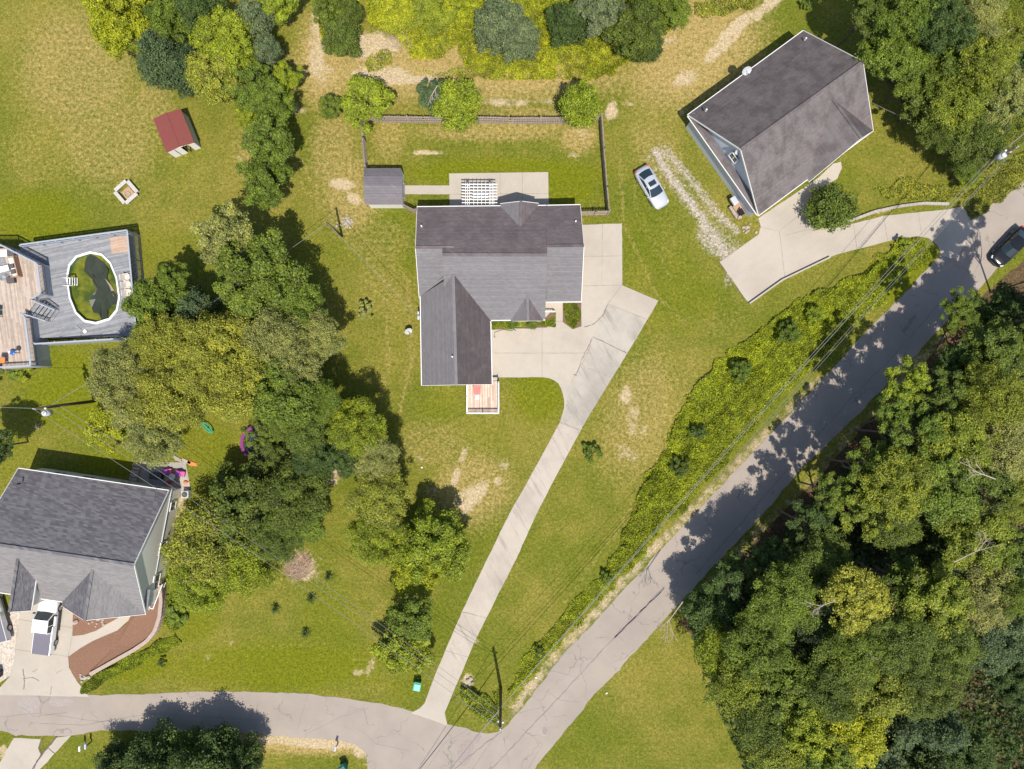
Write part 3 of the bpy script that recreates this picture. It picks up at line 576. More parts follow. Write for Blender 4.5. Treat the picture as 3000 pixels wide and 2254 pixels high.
for yy in (1002, 1068):
    c = W(1441, yy, 1.15); door(hz, (gx_+.32, c.y, 1.12), (1, -.02), 2.5, 2.2, 'white', 'garage_door')
for x in (1470, 1520, 1570): c = W(x, 932, 1.7); window(hz, (c.x, A(1500, 940, 3).y+.36, 1.7), (0, -1), 1.1, 1.2)
for x in (1250, 1390, 1560, 1660): c = A(x, 604, 1.7); window(hz, (c.x, A(1500, 604, 3).y-.34, 1.7), (0, 1), 1.1, 1.2)
mt = MB(); c = W(1226, 932, 1.3); mt.box((c.x+.05, c.y, 1.4), (.22, .4, .55)); mt.box((c.x, c.y+.5, 1.2), (.16, .3, .5)); mt.build('electric_meter', 'steel', hz)
# porch rail beside the entry and steps
pr = thing('porch_rail', 'short white porch railing and low step beside the entry of the grey house', 'railing', W(1608, 905))
b = MB(); a1, a2 = W(1597, 913, .9), W(1625, 913, .9); b.bar(a1, a2, .14, .1); b.build('rail', 'white', pr)
b = MB()
for k in range(7): p = a1.lerp(a2, k/6); b.bar((p.x, p.y, .05), (p.x, p.y, .9), .05, .05)
b.build('balusters', 'white', pr)
b = MB(); c = W(1610, 895); b.box((c.x, c.y, .1), (1.3, .8, .16)); b.build('step', 'conc', pr)

# right house
hr = thing('house', 'large brown-roofed house with pale blue-grey gable wall at upper right', 'house', W(2230, 430))
rb, wb, tb = MB(), MB(), MB()
z3, z6 = 3.0, 7.5
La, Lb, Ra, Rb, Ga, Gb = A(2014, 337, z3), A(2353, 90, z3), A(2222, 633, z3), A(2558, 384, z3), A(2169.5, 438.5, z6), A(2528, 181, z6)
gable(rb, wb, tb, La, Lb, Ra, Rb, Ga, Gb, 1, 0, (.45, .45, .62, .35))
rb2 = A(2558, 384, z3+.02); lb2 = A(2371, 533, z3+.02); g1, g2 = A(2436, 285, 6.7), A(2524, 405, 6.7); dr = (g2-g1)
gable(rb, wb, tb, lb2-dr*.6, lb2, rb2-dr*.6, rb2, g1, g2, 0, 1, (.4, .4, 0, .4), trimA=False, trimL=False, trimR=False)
rf = rb.build('roof', ['rf_brown', 'rf_brown_shade', 'white'], hr)
for p in (A(2357, 118, 3.9), A(2067, 326, 4.1)): vent(rf, p)
wb.build('wall', 'siding_grey', hr); tb.build('gutter', 'white', hr)
# lower wall and pent skirt on the west gable
n_w = Vector((-(Ra-La).y, (Ra-La).x, 0)).normalized(); n_w = -n_w if n_w.x > 0 else n_w   # pointing out (west)
along = (Ra-La).normalized()
sk = MB(); i1, i2 = La-n_w*.60+along*.25, Ra-n_w*.60-along*.25; i1.z = i2.z = z3+.28
o1, o2 = La+n_w*.02+along*.1, Ra+n_w*.02-along*.1; o1.z = o2.z = z3-.08
sk.hexa([v-Vector((0, 0, .1)) for v in (o1, o2, i2, i1)]+[o1, o2, i2, i1], 0); sk.build('pent_roof', 'rf_brown', hr)
t2 = MB(); t2.bar(o1+n_w*.04, o2+n_w*.04, .07, .12); t2.build('pent_gutter', 'white', hr)
lw = MB(); a1, a2 = La+along*.5-n_w*.3, Ra-along*.5-n_w*.3; b1, b2 = a1-n_w*.9, a2-n_w*.9
lw.prism([(a1.x, a1.y), (a2.x, a2.y), (b2.x, b2.y), (b1.x, b1.y)], 0, 2.85); lw.build('lower_wall', 'siding_grey', hr)
gm = (La+Ra)/2-n_w*.63; window(hr, (gm.x+along.x*.1, gm.y+along.y*.1, 4.6), n_w, 1.0, 1.1, label='small white-framed window high in the gable')
for k in (.18, .45): p = Ra.lerp(Rb, k); q = Vector((.575, -.82, 0)); window(hr, (p.x-q.x*.43, p.y-q.y*.43, 1.6), q, 1.3, 1.3)
p = Ra.lerp(Rb, .1); 
def dish(label, base, h, name='satellite_dish', s=0.4, tiltdir=(0.3, -1)):
    t = thing(name, label, 'satellite dish', base); base = Vector(base)
    b = MB().tube(base, base+Vector((0, 0, h)), .03); b.build('mast', 'steel', t)
    d = Vector((tiltdir[0], tiltdir[1], .9)).normalized(); qq = d.to_track_quat('Z', 'Y'); b = MB(); N = 18; vv = []
    for r, zz in ((0, 0), (.5, .03), (1, .1)):
        for k in range(N): a = 2*math.pi*k/N; p = qq @ Vector((s*r*math.cos(a), s*r*math.sin(a)*.9, zz*s*1.5)); vv.append(base+Vector((0, 0, h))+p)
    for i in range(2):
        for k in range(N): j = (k+1) % N; b.face([vv[i*N+k], vv[i*N+j], vv[(i+1)*N+j], vv[(i+1)*N+k]])
    b.build('reflector', 'steel', t)
    top = base+Vector((0, 0, h)); b = MB().tube(top-d*.02, top+d*s*1.1-Vector((0, 0, s*.5)), .015); b.box(top+d*s*1.1-Vector((0, 0, s*.5)), (.1, .08, .08)); b.build('feed_arm', 'black', t)
    return t
dish('grey satellite dish at the upper eave of the brown-roofed house', A(2182, 214, 3.0), .55, s=.5)
dish('small satellite dish on a stub mast on the lawn west of the grey house', W(1199, 972), .8, s=.42, tiltdir=(.5, -.8))
dish('pale round dish fixed at the gable peak of the brown-roofed house', Vector((21.75, 22.45, 6.35)), .12, s=.3)

# left house
hl = thing('house', 'two-storey sage house with grey shingle roof and two front gables at lower left', 'house', W(300, 1600))
rb, wb, tb = MB(), MB(), MB()
ze, zr = 3.5, 7.5
La, Ra, Ga = A(495, 1437, ze), A(427, 1800, ze), A(393, 1655, zr)
off = A(54, 1372, ze)-La; Lb, Rb, Gb = La+off, Ra+off, Ga+off
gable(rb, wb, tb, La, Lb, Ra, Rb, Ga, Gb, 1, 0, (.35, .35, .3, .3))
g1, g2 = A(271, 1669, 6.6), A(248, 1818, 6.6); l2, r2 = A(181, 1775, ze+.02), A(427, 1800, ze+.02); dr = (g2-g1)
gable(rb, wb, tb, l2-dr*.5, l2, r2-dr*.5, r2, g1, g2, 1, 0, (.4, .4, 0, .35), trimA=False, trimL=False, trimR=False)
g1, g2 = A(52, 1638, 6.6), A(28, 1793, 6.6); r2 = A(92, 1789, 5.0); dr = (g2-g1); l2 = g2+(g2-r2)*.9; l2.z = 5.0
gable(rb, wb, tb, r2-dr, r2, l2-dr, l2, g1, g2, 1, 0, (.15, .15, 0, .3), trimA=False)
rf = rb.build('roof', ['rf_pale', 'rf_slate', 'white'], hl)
vent(rf, A(59, 1417, 4.6), 'black'); wb.build('wall', 'siding_green', hl); tb.build('gutter', 'white', hl)
e1, e2 = La.lerp(Ra, 0), La.lerp(Ra, 1); en = Vector(((e2-e1).y, -(e2-e1).x, 0)).normalized(); en = -en if en.x < 0 else en
def eastw(k, z): p = La.lerp(Ra, k)-en*.3; return (p.x, p.y, z)
window(hl, eastw(.16, 1.3), en, .9, 1.1, label='small window near the back corner'); window(hl, eastw(.5, 1.8), en, 1.3, 1.3); window(hl, eastw(.78, 1.9), en, 1.6, 1.3, label='wide double window towards the front')
nn = Vector((.14, .99, 0))
for k in (.15, .35, .6, .8): p = La.lerp(Lb, k); window(hl, (p.x-nn.x*.33, p.y-nn.y*.33, 1.7), nn, 1.3, 1.2)
fn = Vector((-.14, -.99, 0))
p = Ra.lerp(Rb, .64); door(hl, (p.x-fn.x*.33, p.y-fn.y*.33, 1.15), fn, 3.4, 2.2, 'white', 'garage_door')
for k in (.15, .42): p = Ra.lerp(Rb, k); window(hl, (p.x-fn.x*.33, p.y-fn.y*.33, 1.8), fn, 1.3, 1.3)
p = Ra.lerp(Rb, .29); door(hl, (p.x-fn.x*.33, p.y-fn.y*.33, 1.05), fn, 1.0, 2.05, 'white', 'front_door')
b = MB()
p1, p2 = La-en*.28, Ra-en*.28; b.bar((p1.x, p1.y, 2.3), (p2.x, p2.y, 2.3), .08, .12); b.build('band_board', 'siding_grey', hl)
# side porch of left house
po = thing('side_porch', 'small side porch with white railing between the sage house and the stone wall', 'porch', W(465, 1750))
c = W(462, 1745); b = MB(); b.box((c.x, c.y, .5), (1.3, 3.0, .12), -.18); b.build('floor', 'conc_old', po)
b = MB()
for s_ in (0, 1):
    a1, a2 = (W(476, 1712, 1.3), W(448, 1785, 1.3)) if s_ == 0 else (W(448, 1785, 1.3), W(436, 1780, 1.3)); b.bar(a1, a2, .08, .08)
    b.bar(a1-Vector((0, 0, .7)), a2-Vector((0, 0, .7)), .06, .06)
b.build('rail', 'white', po)
b = MB(); a1, a2 = W(476, 1712, 1.3), W(448, 1785, 1.3)
for k in range(16): p = a1.lerp(a2, k/15); b.bar((p.x, p.y, .55), (p.x, p.y, 1.3), .04, .04)
b.build('balusters', 'white', po)

# storage shed
sh = thing('shed', 'small grey-roofed storage shed with white front at the fence corner', 'shed', W(1122, 550))
rb, wb, tb = MB(), MB(), MB(); M['rs'] = M['rf_shed']
a = [A(1066, 493, 2.1), A(1174, 493, 2.1), A(1178, 517, 2.75), A(1065, 517, 2.75), A(1178, 545, 3.0), A(1064, 545, 3.0), A(1179, 575, 2.75), A(1066, 575, 2.75), A(1180, 600, 2.1), A(1069, 600, 2.1)]
for q in ((a[0], a[1], a[2], a[3]), (a[3], a[2], a[4], a[5]), (a[5], a[4], a[6], a[7]), (a[7], a[6], a[8], a[9])): slab(rb, q, .08, 0, 1)
rb.build('roof', ['rf_shed', 'white'], sh)
x0, x1, y0, y1 = a[9].x+.25, a[8].x-.15, a[9].y+.15, a[1].y-.15
wb.face([(x0, y0, 0), (x1, y0, 0), (x1, y0, 2.05), (x0, y0, 2.05)]); wb.face([(x1, y1, 0), (x0, y1, 0), (x0, y1, 2.05), (x1, y1, 2.05)])
for x, s_ in ((x1, 1), (x0, -1)):
    pts = [(x, y0, 0), (x, y1, 0), (x, y1, 2.0), (x, a[2].y, 2.62), (x, a[4].y, 2.9), (x, a[6].y, 2.62), (x, y0, 2.0)]
    wb.face(pts if s_ > 0 else list(reversed(pts)))
wb.build('wall', 'white', sh); door(sh, (x1, (y0+y1)/2, 1.0), (1, 0), 1.5, 1.9, 'siding_grey')

# red-roofed shelter
rs = thing('shelter', 'small open shelter with rust-red metal roof and white front boards on the lawn', 'shelter', W(515, 385))
a = [A(449, 348, 1.9), A(529.7, 320, 1.9), A(569, 417.6, 1.9), A(487, 448, 1.9)]; r1, r2 = (a[0]+a[1])/2, (a[3]+a[2])/2; r1.z = r2.z = 2.15
b = MB(); slab(b, (a[0], r1, r2, a[3]), .06, 0, 0); slab(b, (r1, a[1], a[2], r2), .06, 0, 0); b.bar(r1+Vector((0, 0, .02)), r2+Vector((0, 0, .02)), .12, .04); b.build('roof', 'redroof', rs)
f = (a[2]-a[3]).normalized(); g = (a[0]-a[3]).normalized(); c3, c2, c1, c0 = a[3]+f*.1+g*.1, a[2]-f*.1+g*.1, a[1]-f*.1-g*.1, a[0]+f*.1-g*.1
for v in (c0, c1, c2, c3): v.z = 0
b = MB()
for k0, k1 in ((0, .24), (.27, .5), (.78, 1)):
    p, q = c3.lerp(c2, k0), c3.lerp(c2, k1); b.bar((p.x, p.y, .93), (q.x, q.y, .93), .05, 1.84)
b.bar((c3.x, c3.y, 1.8), (c2.x, c2.y, 1.8), .06, .12); b.build('front_boards', 'white', rs)
b = MB(); b.bar((c2.x, c2.y, .93), (c1.x, c1.y, .93), .05, 1.84); b.bar((c1.x, c1.y, .93), (c0.x, c0.y, .93), .05, 1.84); b.bar((c0.x, c0.y, .93), (c3.x, c3.y, .93), .05, 1.84); b.build('side_wall', 'siding_grey', rs)
p = c3.lerp(c2, .62); b = MB().bar((p.x, p.y, 0), (p.x, p.y, 1.85), .09, .09); b.build('post', 'pole', rs)

# ---------------------------------------------------------------- pergola
pg = thing('pergola', 'white slatted pergola over the concrete patio behind the grey house', 'pergola', W(1405, 590))
zt = 2.6; b = MB()
for k in range(8): y = 541+k*8.9; p, q = W(1353, y, zt), W(1457, y, zt); b.bar(p, q, .07, .16)
b.build('rafter', 'white', pg)
b = MB()
for x in (1364, 1369.5, 1375, 1388, 1399.5, 1411, 1422.5, 1434, 1438, 1443, 1447): p, q = W(x, 536, zt-.15), W(x, 606, zt-.15); b.bar(p, q, .05, .1)
b.build('crossbeam', 'white', pg)
for x in (1372, 1438):
    for y in (540, 600): p = W(x, y, zt); MB().bar((p.x, p.y, 0), (p.x, p.y, zt-.2), .14, .14).build('post', 'white', pg)
tt = thing('patio_table', 'white patio table standing under the pergola', 'table', W(1408, 578, 0))
c = W(1408, 575, .7); b = MB().box(c, (1.7, .9, .05)); b.build('tabletop', 'white', tt)
for e in (-1, 1):
    for g_ in (-1, 1): MB().box((c.x+e*.75, c.y+g_*.38, .37), (.06, .06, .64)).build('leg', 'white', tt)

# ---------------------------------------------------------------- fences
def fence(label, pts, h=1.75, group='weathered picket fences round the back garden', lean=0.0, gate=False):
    P = [W(x, y) for x, y in pts]; t = thing('picket_fence', label, 'fence', P[0], group)
    bb, rr = MB(), MB(); posts = []
    for a, c in zip(P[:-1], P[1:]):
        d = c-a; L = d.length; d = d.normalized(); n = int(L/.17); sd = Vector((-d.y, d.x, 0))
        for k in range(n):
            p = a+d*(k+.5)*L/n; hh = h+random.uniform(-.06, .04); o = sd*random.uniform(-.015, .015); lx = sd*lean
            if random.random() < .02: continue
            bb.bar((p.x+o.x, p.y+o.y, .03), (p.x+o.x+lx.x, p.y+o.y+lx.y, hh), .115, .025)
        for z in (.35, 1.0, 1.55): rr.bar((a.x+sd.x*.06, a.y+sd.y*.06, z), (c.x+sd.x*.06, c.y+sd.y*.06, z), .05, .09)
        m = max(1, int(L/2.4)); posts += [a+d*L*k/m+sd*.1 for k in range(m+1)]
    bb.build('pickets', 'fence', t); rr.build('rail', 'fence', t)
    for p in posts: MB().bar((p.x, p.y, 0), (p.x, p.y, h+.1), .1, .1).build('post', 'fence', t)
    return t
fence('long brown picket fence along the back of the garden behind the grey house', [(1066, 352), (1127, 361), (1271, 362.6), (1393, 361.7), (1502, 365), (1665, 364), (1758, 354)], lean=.10)
fence('brown picket fence running from the leafy tree down to the storage shed', [(1066, 354), (1070, 420), (1077, 500)])
fence('brown picket fence on the side towards the silver sedan', [(1757, 354), (1763, 450), (1772, 560), (1778, 628)])
fence('short picket fence with gate between the garden and the house corner pad', [(1778, 629), (1740, 630), (1697, 631)])
fence('short slanting picket fence between shed and house corner', [(1179, 608), (1222, 628)])

# ---------------------------------------------------------------- front deck
fd = thing('deck', 'small weathered wooden deck with white railing at the front gable', 'deck', W(1415, 1165))
x0, x1, y0, y1 = W(1370, 0, .6).x, W(1461, 0, .6).x, W(0, 1210, .6).y, W(0, 1117, .6).y
b = MB(); b.box(((x0+x1)/2, (y0+y1)/2, .53), (x1-x0, y1-y0, .12)); b.build('floor', 'wood_front', fd)
def rail(parent, p, q, z0, h, m='white', bal=.13, wcap=.14, name='rail', bw=.04):
    p, q = Vector(p), Vector(q); b = MB(); b.bar((p.x, p.y, z0+h), (q.x, q.y, z0+h), wcap, .05); b.bar((p.x, p.y, z0+.12), (q.x, q.y, z0+.12), .05, .07)
    n = int((q-p).length/bal)
    for k in range(n): r = p.lerp(q, (k+.5)/n); b.bar((r.x, r.y, z0+.1), (r.x, r.y, z0+h), bw, bw)
    return b.build(name, m, parent)
rail(fd, (x0, y0), (x1, y0), .6, .95); rail(fd, (x0, y0), (x0, y1-.4), .6, .95); rail(fd, (x1, y0), (x1, y1-.2), .6, .95)
for p in ((x0, y0), (x1, y0), ((x0+x1)/2, y0), (x0, (y0+y1)/2), (x1, (y0+y1)/2), (x1, y1-.1)): MB().bar((p[0], p[1], 0), (p[0], p[1], 1.68), .1, .1).build('post', 'white', fd)
b = MB(); b.box((x1-.7, y1+.22, .3), (1.3, .35, .5)); b.build('step', 'conc', fd)
ch = thing('lounge_chair', 'faded red slatted lounge chair on the small front deck', 'chair', W(1398, 1140, .6))
c = W(1398.5, 1137, .6); b = MB()
for k in range(6): b.bar((c.x-.27+k*.108, c.y-.05, 1.0), (c.x-.27+k*.108, c.y+.62, 1.5), .085, .02)
b.build('backrest', 'redchair', ch); b = MB()
for k in range(5): b.bar((c.x-.28, c.y-.12-k*.12, .98+.0*k), (c.x+.28, c.y-.12-k*.12, .98), .1, .02)
b.build('seat', 'redchair', ch)
for e in (-1, 1):
    MB().box((c.x+e*.34, c.y-.25, 1.15), (.09, .8, .03)).build('armrest', 'redchair', ch)
    for d_ in (-.6, .1): MB().bar((c.x+e*.32, c.y+d_, .6), (c.x+e*.32, c.y+d_, 1.14), .06, .06).build('leg', 'redchair', ch)
fs = thing('footstool', 'white footstool in front of the faded red chair on the front deck', 'footstool', (c.x, c.y-.95, .6))
MB().box((c.x, c.y-.95, .95), (.42, .5, .08)).build('top', 'cushion', fs)
for e in (-1, 1):
    for g_ in (-1, 1): MB().box((c.x+e*.17, c.y-.95+g_*.2, .75), (.05, .05, .32)).build('leg', 'white', fs)

# ---------------------------------------------------------------- pool, pool deck and upper deck (upper left)
def K(x, y, z=0): return W(x/3.693, 650+y/3.693, z)
ang = math.atan2(105.6*.21, 105.6); pc = K(1005, 715, 1.4); pa, pbb = 3.72, 2.62
def poolpt(t, s=1.0, z=1.4):
    ct, st = math.cos(t), math.sin(t); ex = .82
    u = pbb*s*abs(ct)**ex*math.copysign(1, ct); v = pa*s*abs(st)**ex*math.copysign(1, st); r = -ang*-1
    return Vector((pc.x+u*math.cos(r)-v*math.sin(r)*-0-v*0+(-v*-math.sin(-r)) * -1 * -1 * 0 + v*math.sin(-r)*1.0, pc.y+u*math.sin(r)*1.0+v*math.cos(r), z))
pd = thing('pool_deck', 'weathered grey wooden pool deck enclosed by slatted railings', 'deck', K(800, 700))
dz = 1.3
corners = [K(215, 262, dz), K(1378, 108, dz), K(1482, 1240, dz), K(395, 1262, dz)]
NP = 14; ring = [poolpt(2*math.pi*k/NP+.1, 1.0, dz) for k in range(NP)]
# deck floor = ring-shaped: fan between pool ring and outer boundary
outer = []
def ray_out(c, p):
    d = (p-c); best = None
    for i in range(4):
        a, b_ = corners[i], corners[(i+1) % 4]; e = b_-a; den = d.x*e.y-d.y*e.x
        if abs(den) < 1e-9: continue
        t = ((a.x-c.x)*e.y-(a.y-c.y)*e.x)/den; u = ((a.x-c.x)*d.y-(a.y-c.y)*d.x)/den
        if t > 0 and -1e-6 <= u <= 1+1e-6 and (best is None or t < best): best = t
    return c+d*best
cc = Vector((pc.x, pc.y, dz)); angs = [math.atan2((p-cc).y, (p-cc).x) for p in ring]
ev = sorted([(math.atan2((p-cc).y, (p-cc).x), 'r') for p in ring]+[(math.atan2((p-cc).y, (p-cc).x), 'c') for p in corners])
def on_ring(a):
    d = Vector((math.cos(a), math.sin(a), 0)); best = None
    for i in range(NP):
        p, q = ring[i], ring[(i+1) % NP]; e = q-p; den = d.x*e.y-d.y*e.x
        if abs(den) < 1e-9: continue
        t = ((p.x-cc.x)*e.y-(p.y-cc.y)*e.x)/den; u = ((p.x-cc.x)*d.y-(p.y-cc.y)*d.x)/den
        if t > 0 and -1e-5 <= u <= 1+1e-5: best = t if best is None else min(best, t)
    return cc+d*best
b = MB()
for i in range(len(ev)):
    a0, a1 = ev[i][0], ev[(i+1) % len(ev)][0]
    r0, r1 = on_ring(a0), on_ring(a1); o0 = ray_out(cc, cc+Vector((math.cos(a0), math.sin(a0), 0))); o1 = ray_out(cc, cc+Vector((math.cos(a1), math.sin(a1), 0)))
    b.face([r0, o0, o1, r1]); dn = Vector((0, 0, -.14)); b.face([o0+dn, r0+dn, r1+dn, o1+dn]); b.face([o0, o0+dn, o1+dn, o1])
b.build('floor', 'wood_grey', pd)
nb = MB(); q = [K(1185, 175, dz+.012), K(1388, 150, dz+.012), K(1408, 330, dz+.012), K(1207, 345, dz+.012)]; nb.face(q if (q[1]-q[0]).cross(q[2]-q[0]).z > 0 else q[::-1]); nb.build('new_boards', 'wood_new', pd)
bd = Vector((0, 0, 0)); NE, NWc, SE, SW = K(1375, 92, 2.5), K(215, 250, 2.5), K(1478, 1255, 2.5), K(370, 1322, 2.5)
def slatfence(name, p, q, z0, z1, m='rail_grey', gap=.16):
    b = MB(); p, q = Vector((p.x, p.y, 0)), Vector((q.x, q.y, 0)); n = int((q-p).length/gap); b.bar((p.x, p.y, z1), (q.x, q.y, z1), .16, .06); b.bar((p.x, p.y, z0+.15), (q.x, q.y, z0+.15), .06, .09); b.bar((p.x, p.y, dz-.06), (q.x, q.y, dz-.06), .06, .2)
    for k in range(n): r = p.lerp(q, (k+.5)/n); b.bar((r.x, r.y, z0), (r.x, r.y, z1), .125, .03)
    return b.build(name, m, pd)
slatfence('railing', NWc, NE, 0.05, 2.5); slatfence('railing', NE, SE, 0.05, 2.5, gap=.145); slatfence('railing', SE, SW, 0.05, 2.5)
b = MB(); b.bar((NWc.x, NWc.y-.16, 2.3), (NE.x, NE.y-.16, 2.3), .04, .3); b.build('bench_board', 'rail_grey', pd)
for k in range(7): p = NWc.lerp(NE, k/6); MB().bar((p.x, p.y-.08, 0), (p.x, p.y-.08, 2.55), .12, .12).build('post', 'rail_grey', pd)
for k in range(5): p = NE.lerp(SE, k/4); MB().bar((p.x-.08, p.y, 0), (p.x-.08, p.y, 2.55), .12, .12).build('post', 'rail_grey', pd)
for k in range(6): p = SE.lerp(SW, k/5); MB().bar((p.x, p.y+.08, 0), (p.x, p.y+.08, 2.55), .12, .12).build('post', 'rail_grey', pd)
# pool
pool = thing('swimming_pool', 'oval above-ground pool with white rim and murky green water under a sagging dark cover', 'pool', Vector((pc.x, pc.y, 0)))
b = MB()
for k in range(NP):
    t0, t1 = 2*math.pi*k/NP+.1, 2*math.pi*(k+1)/NP+.1
    o0, o1, i0, i1 = poolpt(t0, 1.02), poolpt(t1, 1.02), poolpt(t0, .955), poolpt(t1, .955)
    dn = Vector((0, 0, -.07)); b.hexa([o0+dn, o1+dn, i1+dn, i0+dn, o0, o1, i1, i0])
b.build('rim', 'white', pool)
b = MB()
for k in range(NP):
    t0, t1 = 2*math.pi*k/NP+.1, 2*math.pi*(k+1)/NP+.1; a0, a1 = poolpt(t0, .965, 0), poolpt(t1, .965, 0); u = Vector((0, 0, 1.36)); b.face([a0, a1, a1+u, a0+u]); a0, a1 = poolpt(t0, .955, .02), poolpt(t1, .955, .02); u = Vector((0, 0, 1.33)); b.face([a1, a0, a0+u, a1+u])
b.build('pool_wall', mat('pool_liner', (0.10, 0.20, 0.10), .6), pool)
def watermat():
    n = NT('murky_water'); c = n.mix(n.ramp(n.noise(.7, 5, .65), .35, .7), (0.045, 0.075, 0.010), (0.19, 0.19, 0.012)); n.col(c); n.b.inputs['Roughness'].default_value = .12; n.bump(n.noise(5, 2), .05, .02); return n.m
M['water'] = watermat()
b = MB(); b.face([poolpt(2*math.pi*k/NP+.1, .955, .95) for k in range(NP)]); b.build('water', 'water', pool)
cv = [(950, 345), (925, 430), (920, 535), (965, 560), (1012, 572), (1010, 640), (1040, 745), (1000, 790), (975, 850), (990, 930), (1015, 985), (1080, 992), (1105, 1082), (1165, 1050), (1175, 960), (1205, 905), (1285, 882), (1268, 800), (1215, 715), (1165, 610), (1180, 520), (1125, 440), (1040, 385)]
b = MB(); cpt = [K(x, y, 1.0) for x, y in cv]; ctr = K(1090, 720, .90)
for i in range(len(cpt)):
    p, q = cpt[i].copy(), cpt[(i+1) % len(cpt)].copy(); 
    m1, m2 = p.lerp(ctr, .45), q.lerp(ctr, .45); m1.z = m2.z = .965; p.z = .97+.10*(i % 3); q.z = .97+.10*((i+1) % len(cpt) % 3)
    b.face([p, q, m2, m1]); b.face([m1, m2, Vector((ctr.x, ctr.y, .96))])
cvo = b.build('cover', mat('dark_pool_cover', (0.035, 0.042, 0.026), .35, var=.4, scale=1.5), pool)
b = MB(); b.face([K(x, y, 1.05) for x, y in [(1130, 610), (1160, 640), (1205, 690), (1270, 800), (1285, 870), (1225, 800), (1180, 690)]]); b.build('cover_fold', mat('pale_fold', (0.30, 0.24, 0.16), .7), pool)
# ladder
ld_ = thing('pool_ladder', 'white A-frame pool ladder over the left rim of the pool', 'ladder', K(770, 648, dz))
for y in (605, 688):
    b = MB(); b.tube(K(700, y, 1.25), K(745, y+3, 2.3), .045); b.tube(K(745, y+3, 2.3), K(830, y+3, .9), .045); b.tube(K(670, y, 2.1), K(745, y+3, 2.3), .04); b.build('side_rail', 'white', ld_, True)
for k in range(4): MB().bar(K(755+k*26, 605, 2.1-k*.35), K(755+k*26, 690, 2.1-k*.35), .12, .04).build('rung', 'white', ld_)
sk_ = thing('pool_net', 'pale round pool skimmer with thin handle lying on the grey deck', 'pool net', K(920, 1185, dz))
b = MB().tube(K(815, 1120, dz+.05), K(900, 1192, dz+.08), .03); b.build('handle', 'steel', sk_); c = K(925, 1187, dz); MB().tube(c, c+Vector((0, 0, .12)), .16, .2, 12).build('head', 'cushion', sk_)
# slatted chairs
def slat_chair():
    t = thing('patio_chair', 'x', 'chair'); b = MB()
    for k in range(6): b.box((-.25+k*.1, -.05, .4), (.075, .5, .03))
    b.build('seat', 'plastic_cream', t); b = MB()
    for k in range(6): b.bar((-.25+k*.1, .2, .42), (-.25+k*.1, .42, .95), .075, .025)
    b.bar((-.3, .42, .95), (.3, .42, .95), .05, .06); b.build('backrest', 'plastic_cream', t)
    for e in (-1, 1):
        MB().box((e*.32, 0, .62), (.07, .55, .03)).build('armrest', 'plastic_cream', t)
        for g_ in (-.25, .25): MB().box((e*.3, g_, .3), (.05, .05, .6)).build('leg', 'plastic_cream', t)
    return t
c0 = slat_chair()
for i, (x, y, lb) in enumerate(((1395, 608, 'cream slatted patio chair in the poolside row farthest from the overhanging tree'), (1407, 690, 'cream slatted patio chair in the middle of the row beside the pool'), (1413, 775, 'cream slatted patio chair in the poolside row closest to the overhanging tree'))):
    o = c0 if i == 0 else copy_tree(c0); at(o, K(x, y, dz+.02), R(98), lb, 'cream slatted chairs beside the pool')
# upper deck
uz = 2.3
ud = thing('deck', 'sunlit brown wooden upper deck with railings at the left edge', 'deck', K(150, 800))
fl = [K(-400, 262, uz), K(60, 262, uz), K(100, 280, uz), K(465, 470, uz), K(505, 790, uz), K(400, 850, uz), K(290, 1000, uz), K(335, 1040, uz), K(400, 1560, uz), K(0, 1590, uz), K(-400, 1600, uz)]
MB().prism([(p.x, p.y) for p in fl], uz-.15, uz).build('floor', 'wood_brown', ud)
b = MB()
for a, c in zip(fl, fl[1:]):
    if (a-c).length > .5: b.bar((a.x, a.y, 1.05), (c.x, c.y, 1.05), .04, 2.1)
b.build('skirt', 'rail_grey', ud)
rail(ud, fl[0], fl[1], uz, .95, 'rail_grey'); rail(ud, fl[1], fl[3], uz, .95, 'rail_grey'); rail(ud, fl[3], fl[4], uz, .95, 'rail_grey', wcap=.2); rail(ud, fl[4], fl[5], uz, .95, 'rail_grey'); rail(ud, fl[6], fl[7], uz, .95, 'rail_grey'); rail(ud, fl[7], fl[8], uz, .95, 'rail_grey', wcap=.2); rail(ud, fl[8], fl[10], uz, .95, 'rail_grey')
for i in (0, 1, 3, 4, 5, 6, 7, 8, 9): MB().bar((fl[i].x, fl[i].y, 0), (fl[i].x, fl[i].y, uz+1.05), .12, .12).build('post', 'rail_grey', ud)
st = thing('staircase', 'weathered stairs with railings from the brown deck down to the pool deck', 'staircase', K(520, 1000, dz))
s0, s1, e0, e1 = K(408, 862, uz), K(300, 1000, uz), K(650, 965, dz), K(560, 1085, dz)
for k in range(6):
    t = (k+.5)/6; p, q = s0.lerp(e0, t), s1.lerp(e1, t); MB().bar((p.x, p.y, uz-.15-k*.16), (q.x, q.y, uz-.15-k*.16), .3, .05).build('tread', 'wood_grey', st)
for a, c in ((s0, e0), (s1, e1)):
    b = MB(); u = Vector((0, 0, .95)); b.bar(a+u, c+u, .1, .06); b.bar(a-Vector((0, 0, .2)), c-Vector((0, 0, .1)), .05, .25)
    for k in range(12): p = a.lerp(c, (k+.5)/12); b.bar(p, p+u, .04, .04)
    b.build('handrail', 'rail_grey', st)
